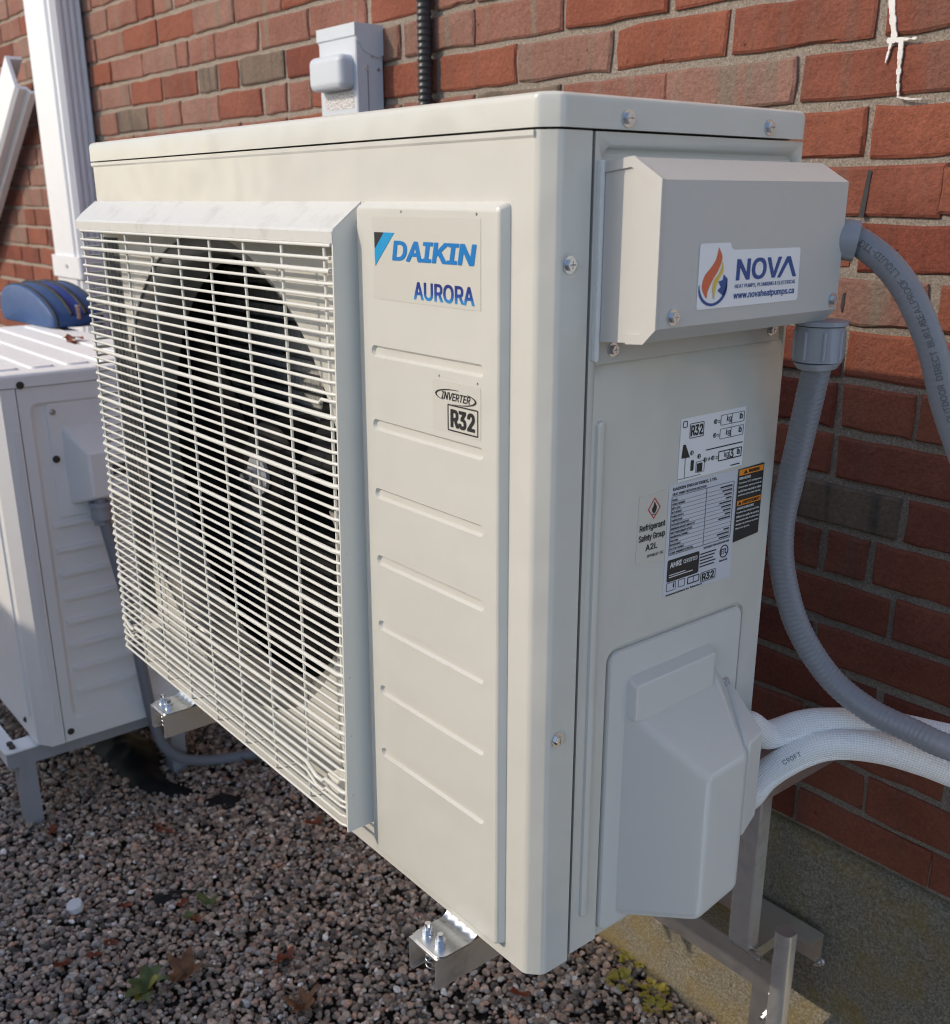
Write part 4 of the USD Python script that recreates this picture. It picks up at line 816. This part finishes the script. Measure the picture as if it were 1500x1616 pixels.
# ================================================================== THINGS on the older unit
def turn(mesh, c, deg, k):
    v, f = tri(mesh); a = math.radians(deg); M = np.array([[math.cos(a), -math.sin(a), 0], [math.sin(a), math.cos(a), 0], [0, 0, 1]]) @ np.diag(k)
    return (v - c) @ M.T + c, f
def bag():
    b = thing('pouch', 'small blue zipped nylon pouch with black strap lying on the older unit', 'pouch', (-2.38, 0.36, OT))
    BC = np.array([-2.37, 0.395, OT + 0.005]); part = lambda p_, n_, m_, *a_, **k_: globals()['part'](p_, n_, turn(m_, BC, 5, np.array([1.10, 0.95, 0.93])), *a_, **k_)
    X, Y0, Z = -2.37, 0.320, OT + 0.005
    V, F = [], []; NU, NV = 28, 12
    prof = [(-0.155, 0.0), (-0.170, 0.028), (-0.160, 0.070), (-0.120, 0.098), (-0.05, 0.108), (0.03, 0.098), (0.10, 0.070), (0.145, 0.035), (0.150, 0.008), (0.13, 0.0), (0.05, -0.002), (-0.06, -0.002)]
    pts = spline([(p[0], p[1], 0) for p in prof + [prof[0]]], 0.012)[:-1, :2]
    m = len(pts); c = np.array([0.0, 0.045])
    for k, (yy, sc_) in enumerate(((0.0, 0.90), (0.004, 0.97), (0.012, 1.0), (0.05, 1.03), (0.075, 1.04), (0.10, 1.03), (0.138, 1.0), (0.146, 0.97), (0.15, 0.90))):
        for p in pts:
            q = c + (p - c) * sc_; V.append((X + q[0], Y0 + yy, Z + max(q[1], 0.0)))
    n = 9
    for i in range(n - 1):
        for j in range(m):
            a, b_, = i * m + j, i * m + (j + 1) % m
            F += [(a, b_, b_ + m), (a, b_ + m, a + m)]
    c0 = len(V); V += [(X + c[0], Y0 - 0.010, Z + c[1]), (X + c[0], Y0 + 0.160, Z + c[1])]
    for j in range(m): F += [(c0, (j + 1) % m, j), (c0 + 1, (n - 1) * m + j, (n - 1) * m + (j + 1) % m)]
    part(b, 'body', (np.array(V), np.array(F)), BAGBLUE, 50)
    for yy, sc_ in ((0.012, 1.012), (0.138, 1.012)):
        part(b, 'piping', tube(np.array([(X + (c + (p - c) * sc_)[0], Y0 + yy, Z + max((c + (p - c) * sc_)[1], 0.003)) for p in np.vstack([pts, pts[:1]])]), 0.003, 8)[0], BAGTRIM, True)
    i0 = [j for j in range(m) if pts[j][1] > 0.03 and pts[j][0] > -0.15]
    zp = np.array([(X + (c + (pts[j] - c) * 1.045)[0], 0, Z + (c + (pts[j] - c) * 1.045)[1]) for j in i0])
    rib = []
    for a in zp: rib += [(a[0], Y0 + 0.055, a[2]), (a[0], Y0 + 0.095, a[2])]
    part(b, 'gusset', (np.array(rib), np.array([(2 * k, 2 * k + 1, 2 * k + 3, 2 * k + 2) for k in range(len(zp) - 1)])), BAGBLUE2, 50, label='royal blue zip gusset')
    for yy in (0.055, 0.095):
        part(b, 'zip_tape', tube(zp + [0, Y0 + yy, 0.0005], 0.0055, 8)[0], BAGTRIM, True)
    e = zp[np.argmax(zp[:, 0])]
    part(b, 'zip_pull', cbox(e[0] - 0.004, e[0] + 0.006, Y0 + 0.066, Y0 + 0.076, e[2] - 0.012, e[2] + 0.026, 0.001), ZINC)
bag()
# brown seed leaf on the older unit
def leaf(name, label, loc, size, ang, m, lobes=5, curl=0.25, grp=None, tilt=(0.1, 0.1), stalk=True, sharp=0.45):
    t = thing(name, label, 'leaf', loc, grp)
    pts2 = []
    N = 64
    for k in range(N):
        a = 2 * math.pi * k / N
        if lobes > 1:
            r = 1 - sharp * (0.5 - 0.5 * math.cos(lobes * a)) ** 0.8 - 0.15 * (1 - math.cos(a)) / 2
            r *= 1 + 0.07 * math.sin(17 * a + size * 900)
        else:
            r = 0.30 + 0.70 * abs(math.cos(a)) ** 1.6 + 0.03 * math.sin(11 * a)
        pts2.append((r * math.cos(a), r * math.sin(a)))
    V, F = [], []
    rings = 5
    for i in range(1, rings + 1):
        for p in pts2:
            s = i / rings; x, y = p[0] * s, p[1] * s
            z = curl * (x * x * 0.6 + y * y) + 0.16 * math.sin(3.1 * x + 1.7 * y + size * 500) + 0.10 * math.sin(7 * y + 2 * x + size * 311) - 0.05 * abs(y)
            V.append((x, y, z))
    V.append((0, 0, 0)); V = np.array(V) * size
    for k in range(N):
        j = (k + 1) % N; F.append((len(V) - 1, k, j))
        for i in range(rings - 1):
            F += [(i * N + k, (i + 1) * N + k, (i + 1) * N + j), (i * N + k, (i + 1) * N + j, i * N + j)]
    if True:
        R = trimesh.transformations.euler_matrix(tilt[0], tilt[1], ang)[:3, :3]
        V = V @ R.T
    V[:, 2] -= V[:, 2].min(); V += np.array(loc)
    F = np.array(F)
    part(t, 'blade', (V, F), m, True)
    if stalk:
        c = V[len(V) - 1]; d = np.array([-math.cos(ang), -math.sin(ang), 0.0])
        part(t, 'stalk', tube(spline([c, c + d * size * 0.7 + [0, 0, size * 0.08], c + d * size * 1.5 + [0, 0, size * 0.05]], 0.004), 0.0011, 6)[0], TWIG, True)
    return t
leaf('fallen_leaf', 'russet curled leaf on top of the older unit beside the blue pouch', (-1.95, 0.306, OT + 0.003), 0.026, 0.4, LEAFR, 1, 0.5)
solo('clay_chip', 'small flat terracotta chip beside the leaf on the older unit', 'chip', cbox(-1.945, -1.915, 0.284, 0.300, OT + 0.0003, OT + 0.007, 0.002), LEAFR)

# ================================================================== CONDUITS AND PIPES
PTXT = {}
def text_along(parent, name, path, r, s_center_px, words, hgt, m, start_s, direction=-1, gap=0.0012, view=CAM):
    path = np.array(path); s = np.r_[0, np.cumsum(np.linalg.norm(np.diff(path, axis=0), axis=1))]
    at = lambda q: np.array([np.interp(q, s, path[:, k]) for k in range(3)])
    q = start_s; ms = []
    for ch in words:
        if ch == ' ': q += direction * hgt * 0.6; continue
        v, f = text(ch); k = hgt / 0.1; w = (v[:, 0].max() - v[:, 0].min()) * k
        c = at(q + direction * w / 2); T = (at(q + 0.003) - at(q - 0.003)); T /= np.linalg.norm(T)
        T = T * direction
        n = view - c; n = n - T * (n @ T); n /= np.linalg.norm(n); up = np.cross(n, T)
        a = (v[:, 0] - (v[:, 0].min() + v[:, 0].max()) / 2) * k; b = (v[:, 1] * k - hgt / 2) / r
        hh = r + 0.0001 + v[:, 2] / 0.002 * 0.0002
        P = c + a[:, None] * T + (hh * np.sin(b))[:, None] * up + (hh * np.cos(b))[:, None] * n
        ms.append((P, f)); q += direction * (w + gap)
    part(parent, name, cat(ms), m)
    return q
def conduit(name, label, P, r, cat_='conduit', ridge=0.00013, pitch=0.0052, m=CONDUIT, loc=None):
    path = spline(P, 0.0013)
    s = np.r_[0, np.cumsum(np.linalg.norm(np.diff(path, axis=0), axis=1))]
    t = thing(name, label, cat_, loc or P[0])
    part(t, 'tube', tube(path, r + ridge * np.sin(2 * math.pi * s / pitch), 24)[0], m, True)
    return t, path
c1P = [(0.030, 0.272, 0.634), (0.052, 0.286, 0.634), (0.062, 0.297, 0.629), (0.0830, 0.303, 0.614), (0.100, 0.308, 0.595), (0.1160, 0.312, 0.569), (0.128, 0.318, 0.540), (0.1385, 0.325, 0.503), (0.154, 0.335, 0.462), (0.175, 0.35, 0.41), (0.20, 0.40, 0.35), (0.24, 0.52, 0.30), (0.30, 0.66, 0.29), (0.40, 0.674, 0.29)]
c1, c1path = conduit('flexible_conduit', 'grey printed flexible conduit arching down from the end of the terminal cover', c1P, 0.0116)
part(c1, 'coupling', cyl((0.036, 0.2795, 0.634), (0.060, 0.2955, 0.630), 0.0165, 24) + cyl((0.030, 0.2752, 0.635), (0.040, 0.282, 0.6335), 0.0185, 8), FITTING, 30)
s_all = np.r_[0, np.cumsum(np.linalg.norm(np.diff(c1path, axis=0), axis=1))]
text_along(c1, 'printed_wording', c1path, 0.0119, None, 'SEALPROOF LIQUID-TIGHT I', 0.0052, INKG, 0.128, -1, 0.0007)
text_along(c1, 'printed_wording', c1path, 0.0119, None, 'OIL RES SUNLIGHT RES OUTDOOR DIRECT BURIAL', 0.0050, INKG, 0.295, -1, 0.0007)
c2P = [(0.047, 0.275, 0.560), (0.047, 0.2755, 0.530), (0.040, 0.282, 0.505), (0.027, 0.294, 0.465), (0.013, 0.305, 0.415), (0.003, 0.312, 0.365), (0.003, 0.322, 0.315), (0.018, 0.335, 0.258), (0.050, 0.348, 0.212), (0.090, 0.357, 0.189), (0.1330, 0.362, 0.182), (0.180, 0.368, 0.178), (0.26, 0.42, 0.17), (0.36, 0.58, 0.165), (0.48, 0.675, 0.165)]
c2, c2path = conduit('flexible_conduit', 'grey ribbed flexible conduit dropping from the gland under the terminal cover', c2P, 0.0122, ridge=0.00032)
gl2 = cyl((0.047, 0.275, 0.566), (0.047, 0.275, 0.5625), 0.0225, 28) + cyl((0.047, 0.275, 0.5615), (0.047, 0.275, 0.532), 0.0205, 28) + cyl((0.047, 0.275, 0.532), (0.047, 0.2754, 0.526), 0.0205, 28, 0.0165)
for k in range(8):
    a = math.pi / 4 * k
    gl2 = gl2 + cyl((0.047 + 0.0205 * math.cos(a), 0.275 + 0.0205 * math.sin(a), 0.558), (0.047 + 0.0205 * math.cos(a), 0.275 + 0.0205 * math.sin(a), 0.534), 0.0016, 8)
part(c2, 'gland', gl2, FITTING, 30)
def line(name, label, P, r):
    path = spline(P, 0.006); t = thing(name, label, 'pipe', P[0]); m, uv = tube(path, r, 28, True)
    part(t, 'wrap', m, WRAP, True, uv=uv); return t, path
l1P = [(0.022, 0.235, 0.178), (0.020, 0.262, 0.175), (0.018, 0.300, 0.150), (0.034, 0.332, 0.157), (0.050, 0.352, 0.160), (0.082, 0.385, 0.160), (0.118, 0.42, 0.153), (0.16, 0.45, 0.143), (0.22, 0.50, 0.105), (0.34, 0.62, 0.10), (0.46, 0.668, 0.10)]
l1, l1p = line('insulated_pipe', 'white woven wrapped refrigerant pipe, upper of two leaving the valve cover', l1P, 0.0145)
l2P = [(0.030, 0.230, 0.112), (0.026, 0.262, 0.098), (0.027, 0.290, 0.112), (0.045, 0.318, 0.133), (0.068, 0.340, 0.146), (0.102, 0.365, 0.148), (0.138, 0.385, 0.143), (0.178, 0.41, 0.132), (0.24, 0.46, 0.12), (0.36, 0.60, 0.115), (0.48, 0.668, 0.115)]
l2, l2p = line('insulated_pipe', 'white woven wrapped refrigerant pipe, lower of two leaving the valve cover', l2P, 0.0150)
text_along(l2, 'printed_marks', l2p, 0.0152, None, 'C90FT', 0.0045, INKG, 0.088, 1, 0.001)
# hose of the older unit
h3P = [(XO + 0.030, 0.175, 0.085), (XO + 0.036, 0.178, 0.040), (XO + 0.040, 0.190, -0.05), (XO + 0.045, 0.207, -0.17), (XO + 0.040, 0.218, -0.30), (XO + 0.020, 0.235, -0.42), (XO - 0.010, 0.262, -0.53), (XO - 0.020, 0.31, -0.595), (XO - 0.025, 0.38, -0.628), (XO + 0.005, 0.455, -0.632), (XO + 0.08, 0.56, -0.62), (XO + 0.16, 0.66, -0.60)]
h3, h3p = conduit('flexible_conduit', 'slim grey flexible conduit hanging from the older white heat pump', h3P, 0.0125, pitch=0.007)
part(h3, 'gland', cyl((XO + 0.031, 0.175, 0.074), (XO + 0.031, 0.175, 0.066), 0.0225, 20) + cyl((XO + 0.031, 0.175, 0.066), (XO + 0.032, 0.175, 0.040), 0.0205, 20) + cyl((XO + 0.032, 0.175, 0.040), (XO + 0.032, 0.175, 0.028), 0.016, 20), FITTING, 30)

# ================================================================== THINGS on the wall
dsx0, dsx1, dsy = -2.945, -2.700, 0.600
prof = [(dsx0 + 0.02, DW - 0.001), (dsx0, DW - 0.02), (dsx0, dsy + 0.02), (dsx0 + 0.015, dsy), (dsx0 + 0.19, dsy), (dsx0 + 0.196, dsy + 0.009), (dsx0 + 0.210, dsy + 0.009), (dsx0 + 0.218, dsy), (dsx1 - 0.012, dsy), (dsx1, dsy + 0.014)]
for k in range(3):
    y = dsy + 0.026 + 0.018 * k; prof += [(dsx1, y), (dsx1 - 0.007, y + 0.003), (dsx1 - 0.007, y + 0.007), (dsx1, y + 0.010)]
prof += [(dsx1, DW - 0.008), (dsx1 - 0.01, DW - 0.001)]
ds = thing('downspout', 'wide white ribbed downspout running down the brick wall', 'downspout', (dsx1, DW, 0.2))
part(ds, 'pipe', ext_z(ccw(prof), -0.55, 2.4), WHITEPVC, 20)
part(ds, 'joint_sleeve', ext_z(rrect(dsx0 - 0.008, dsx1 + 0.006, dsy - 0.008, DW - 0.002, 0.015), 0.435, 0.50), WHITEPVC, 25)
part(ds, 'rivet', cyl((dsx0 + 0.14, dsy - 0.008, 0.47), (dsx0 + 0.14, dsy - 0.012, 0.47), 0.006, 12), GALV, 30)
gt = thing('gutter_offcut', 'white gutter length leaning against the bricks at the left edge', 'gutter', (-3.6, 0.55, 0.0))
def along(P, Q, prof2, side):
    P, Q = np.array(P, float), np.array(Q, float); d = (Q - P) / np.linalg.norm(Q - P); a = np.array(side, float); a -= d * (a @ d); a /= np.linalg.norm(a); b = np.cross(d, a)
    V = [P + a * u + b * v for u, v in prof2] + [Q + a * u + b * v for u, v in prof2]; n = len(prof2)
    F = []
    for k in range(n):
        j = (k + 1) % n; F += [(k, j, n + j), (k, n + j, n + k)]
    pg = trimesh.creation.triangulate_polygon(Polygon(prof2), engine='earcut')
    return np.array(V), np.array(F), pg
gprof = [(0, 0), (0.11, 0), (0.12, 0.01), (0.12, 0.03), (0.135, 0.04), (0.135, 0.06), (0.125, 0.06), (0.125, 0.045), (0.11, 0.035), (0.11, 0.012), (0.01, 0.012), (0.01, 0.05), (0, 0.05)]
gm = ext_z(ccw(gprof), 0, 1.5).rotate([0, -24, 0])
gv_, gf_ = tri(gm)
tipx, tipz = WP(27, 146, 0.60)
gm2 = ext_z(ccw(gprof), -1.9, 0.0).translate([-0.135, 0, 0]).rotate([0, 57, 0]).translate([tipx, 0.600, tipz])
part(gt, 'trough', gm2, WHITEPVC, 20)

db = thing('disconnect_box', 'small grey electrical disconnect box with rounded cover on the brick wall', 'electrical box', (-1.2, DW, 0.8))
bx0, bx1, by0, bz0, bz1 = -1.325, -1.196, 0.629, 0.72, 0.968
part(db, 'body', cbox(bx0, bx1, by0, DW - 0.001, bz0, bz1 - 0.001, 0.002), GREYBOX)
part(db, 'lid', ext_x(ccw([(by0 - 0.003, bz1 - 0.020), (by0 - 0.003, bz1 + 0.001), (DW - 0.001, bz1 + 0.001), (DW - 0.001, bz1 - 0.05), (DW - 0.014, bz1 - 0.055), (by0 + 0.016, bz1 - 0.045), (by0 - 0.001, bz1 - 0.021)]), bx0 - 0.002, bx1 + 0.002), GREYBOX)
part(db, 'handle_cover', rbox(bx0 + 0.004, bx1 - 0.010, by0 - 0.030, by0 + 0.01, 0.858, 0.918, 0.013, 20), GREYBOX, 40)
part(db, 'paper_label', flat(rrect(bx0 + 0.018, bx1 - 0.012, 0.826, 0.852, 0.001, 2), Fm(by0), 0.0002, 0.0003), PRINT, label='small printed paper label')
for y, z in ((by0 + 0.035, 0.915), (by0 + 0.048, 0.893), (by0 + 0.022, 0.893)): part(db, 'rivet', cyl((bx1, y, z), (bx1 + 0.0015, y, z), 0.003, 10), ZINC)
part(db, 'door_seam', box(bx1, bx1 + 0.0006, by0 + 0.024, by0 + 0.0252, bz0, 0.900), INKG)
ca = thing('armoured_cable', 'black ribbed armoured cable running up the brick wall', 'cable', (-1.045, DW, 0.6))
zz = np.arange(0.30, 2.2, 0.0022)
part(ca, 'sheath', tube(np.stack([-1.046 + 0.001 * np.sin(zz * 3), 0 * zz + DW - 0.016, zz], -1), 0.0128 + 0.0011 * np.sin(2 * math.pi * zz / 0.0105), 14)[0], BLACKC, True)
part(ca, 'beaded_strip', cat([cbox(-1.0625, -1.0585, DW - 0.016, DW - 0.010, z, z + 0.006, 0.001) for z in np.arange(0.72, 1.45, 0.0085)]), ALU_P)

# ================================================================== LITTER on the gravel
def gp(u, v):
    d = CF * 1629.5 + CR * (u - 750) + CD * (v - 858); t = (G - CAM[2]) / d[2]; p = CAM + d * t
    return np.array([p[0], p[1], ground_z(p[0], p[1]) + 0.011])
t = thing('bottle_cap', 'round white plastic cap lying on the gravel', 'cap', tuple(gp(121, 1441)))
c = gp(121, 1441) + [0, 0, 0.002]
part(t, 'shell', cyl(c, c + [0.002, -0.003, 0.011], 0.0155, 32, 0.0148), CAPW, 40)
cap_i = cyl(c + [0.002, -0.003, 0.0110], c + [0.0023, -0.0034, 0.0124], 0.0140, 32, 0.0128)
part(t, 'crown', cap_i, CAPW, 40)
LV = [((292, 1552), 0.040, 2.2, LEAFB, 5, 'large brown curled maple leaf beside the green weed'), ((448, 1528), 0.030, 0.5, LEAFR, 5, 'dark russet leaf on the gravel below the fan grille'),
      ((262, 1318), 0.022, 1.0, LEAFR, 1, 'small russet leaf by the front leg of the older unit stand'), ((84, 1320), 0.024, 2.6, LEAFR, 1, 'narrow rust leaf in front of the older unit stand leg'),
      ((202, 1438), 0.018, 0.6, LEAFR, 1, 'small orange leaf to the right of the white cap'), ((288, 1436), 0.016, 1.9, LEAFR, 1, 'orange leaf just below the black scrap'),
      ((150, 1518), 0.020, 1.2, LEAFR, 1, 'upright rust leaf below the white cap'), ((100, 1535), 0.022, 2.0, LEAFR, 1, 'rust leaf near the left bottom, left of the weed'),
      ((480, 1602), 0.040, 0.2, LEAFB, 5, 'broad brown leaf at the bottom edge of the gravel'), ((312, 1462), 0.020, 0.2, LEAFR, 1, 'tan leaf below the green leaf scrap'),
      ((248, 1310), 0.014, 1.5, LEAFR, 1, 'tiny orange leaf close to the older stand leg'), ((395, 1210), 0.030, 0.5, LEAFB, 1, 'dry brown leaf by the hose on the ground'),
      ((820, 1580), 0.022, 0.9, LEAFR, 1, 'rust leaf under the front rail of the bracket'), ((330, 1435), 0.028, 0.7, LEAFG, 1, 'flat olive green leaf beside the black scrap'), ((305, 1457), 0.022, 0.7, LEAFG, 1, 'pale green leaf below the olive leaf'),
      ((178, 1498), 0.018, 0.7, LEAFR, 1, 'curled brown leaf midway between cap and weed'), ((495, 1308), 0.024, 1.4, LEAFR, 1, 'orange leaf in the shade below the grille edge')]
for (uv_, sz, a, m, lb, lab_) in LV:
    leaf('fallen_leaf', lab_, tuple(gp(*uv_)), sz * (0.78 if lb == 1 else 0.9), a, m, lb, 0.75, None, (random.uniform(-0.3, 0.3), random.uniform(-0.3, 0.3)), lb > 1)
wd = thing('weed', 'low green weed with several leaves growing in the gravel', 'weed', tuple(gp(235, 1590)))
def blade(c, d, ln, wdt, lift):
    d = np.array([*d, 0.0]); d /= np.linalg.norm(d); n = np.array([-d[1], d[0], 0.0]); V = []; K = 9
    for k in range(K + 1):
        s = k / K; w_ = wdt * (math.sin(math.pi * min(1, 0.08 + 0.92 * s)) ** 0.8) * (1 + 0.18 * math.sin(9 * s * math.pi))
        p = c + d * ln * s + np.array([0, 0, lift * math.sin(math.pi * 0.62 * s)])
        V += [p + n * w_ + [0, 0, 0.25 * w_], p, p - n * w_ + [0, 0, 0.25 * w_]]
    F = []
    for k in range(K):
        a = 3 * k; F += [(a, a + 1, a + 4, a + 3), (a + 1, a + 2, a + 5, a + 4)]
    return np.array(V), np.array(F)
c = gp(235, 1578)
for (dx, dy, ln, w_, li, m) in ((-1, 0.3, 0.055, 0.013, 0.03, LEAFG), (-0.5, 1, 0.05, 0.014, 0.035, LEAFG), (1, -0.4, 0.055, 0.015, 0.02, LEAFG), (0.3, -1, 0.06, 0.016, 0.025, LEAFG), (1, 0.8, 0.06, 0.012, 0.045, LEAFG), (-0.9, -0.7, 0.05, 0.013, 0.02, LEAFG), (0.1, 0.4, 0.03, 0.011, 0.03, LEAFY), (0.8, -1.0, 0.05, 0.013, 0.015, LEAFY)):
    part(wd, 'leaf', blade(c + [0, 0, 0.003], (dx, dy), ln * 0.78, w_ * 0.75, li * 0.8), m, True)
part(wd, 'stem', cyl(c - [0, 0, 0.012], c + [0, 0, 0.006], 0.004, 8), LEAFG)
for i, (uv_, lab_) in enumerate((((978, 1560), 'largest yellow green moss clump at the foot of the foundation'), ((1030, 1575), 'orange yellow moss clump against the foundation foot'), ((1035, 1602), 'lowest yellow green moss clump at the bottom edge'), ((998, 1525), 'small yellow moss clump highest along the foundation'))):
    c = gp(*uv_); ms = []
    t = thing('moss_clump', lab_, 'moss', tuple(c))
    rr = np.random.default_rng(40 + i)
    for k in range(26):
        a = rr.uniform(0, 6.28); d = rr.random() ** 0.6 * 0.018
        ms.append(blade(c + [d * math.cos(a), d * math.sin(a), rr.random() * 0.006], (math.cos(a + rr.normal(0, .5)), math.sin(a)), rr.uniform(0.008, 0.016), rr.uniform(0.003, 0.0055), rr.uniform(0.002, 0.009)))
    part(t, 'fronds', cat(ms), LEAFY, True)
# black scrap and sheeting
def crumple(name, label, poly, hgt, m, seed, bury=0.0):
    g = Polygon(poly); x0, y0, x1, y1 = g.bounds; st_ = max(x1 - x0, y1 - y0) / 22; P = []
    from scipy.spatial import Delaunay
    for x in np.arange(x0, x1 + st_, st_):
        for y in np.arange(y0, y1 + st_, st_):
            if g.contains(Point(x, y)): P.append((x, y))
    P += [g.exterior.interpolate(t, normalized=True).coords[0] for t in np.linspace(0, 1, 60, endpoint=False)]
    P = np.array(P); tr_ = Delaunay(P).simplices; tr_ = np.array([t for t in tr_ if g.contains(Point(*P[t].mean(0)))])
    dist = np.array([g.exterior.distance(Point(*p)) for p in P]); w_ = np.clip(dist / (0.4 * math.sqrt(g.area)), 0, 1) ** 0.6
    z = ground_z(P[:, 0], P[:, 1]) + 0.006 + w_ * hgt * (0.4 + 1.2 * meshkit.fbm(np.stack([P[:, 0] * 55, P[:, 1] * 55, 0 * P[:, 0]], -1), 3, seed))
    return solo(name, label, 'plastic sheet' if 'sheet' in name else 'scrap', (np.stack([P[:, 0], P[:, 1], z], -1), tr_), m, True)
crumple('plastic_sheet', 'crumpled black plastic sheet on the gravel between the two units', [tuple(gp(*p)[:2]) for p in ((130, 1165), (190, 1150), (250, 1180), (262, 1235), (330, 1255), (262, 1262), (210, 1248), (160, 1205))], 0.035, PLASTICBAG, 4)
crumple('black_scrap', 'thin torn black scrap lying on the gravel', [tuple(gp(*p)[:2]) for p in ((226, 1434), (245, 1415), (285, 1408), (312, 1410), (280, 1425), (232, 1438))], 0.006, PLASTICBAG, 9)
crumple('black_scrap', 'dark scrap half hidden in the shade below the grille', [tuple(gp(*p)[:2]) for p in ((318, 1268), (350, 1255), (385, 1262), (372, 1275), (330, 1276))], 0.012, PLASTICBAG, 12)
for i, (a, b, lab_) in enumerate((((282, 1228), (342, 1210), 'thin dry twig beside the rear leg of the older stand'), ((300, 1540), (350, 1540), 'short twig beside the large brown leaf'))):
    A, B = gp(*a) + [0, 0, 0.004], gp(*b) + [0, 0, 0.006]
    solo('twig', lab_, 'twig', tube(spline([A, (A + B) / 2 + [0.004, 0.003, 0.004], B], 0.006), 0.0026, 8)[0], TWIG, True)

# ================================================================== FENCE that shades the passage (behind the viewer)
fn = thing('board_fence', 'weathered grey board fence along the far side of the passage', 'fence', (-1.5, -1.75, G))
FYY, FTOP = -1.75, 1.05
for k in range(25):
    x = -3.65 + k * 0.142
    part(fn, 'board', cbox(x, x + 0.138, FYY - 0.010, FYY + 0.010, G - 0.05, FTOP + random.uniform(-0.006, 0.006), 0.003), WOOD)
for z in (-0.4, 0.2, 0.8): part(fn, 'rail', cbox(-3.65, -0.105, FYY - 0.06, FYY - 0.0105, z, z + 0.09, 0.003), WOOD)
for x in (-3.6, -1.9, -0.25): part(fn, 'post', cbox(x, x + 0.09, FYY - 0.16, FYY - 0.0605, G - 0.1, FTOP - 0.05, 0.004), WOOD)
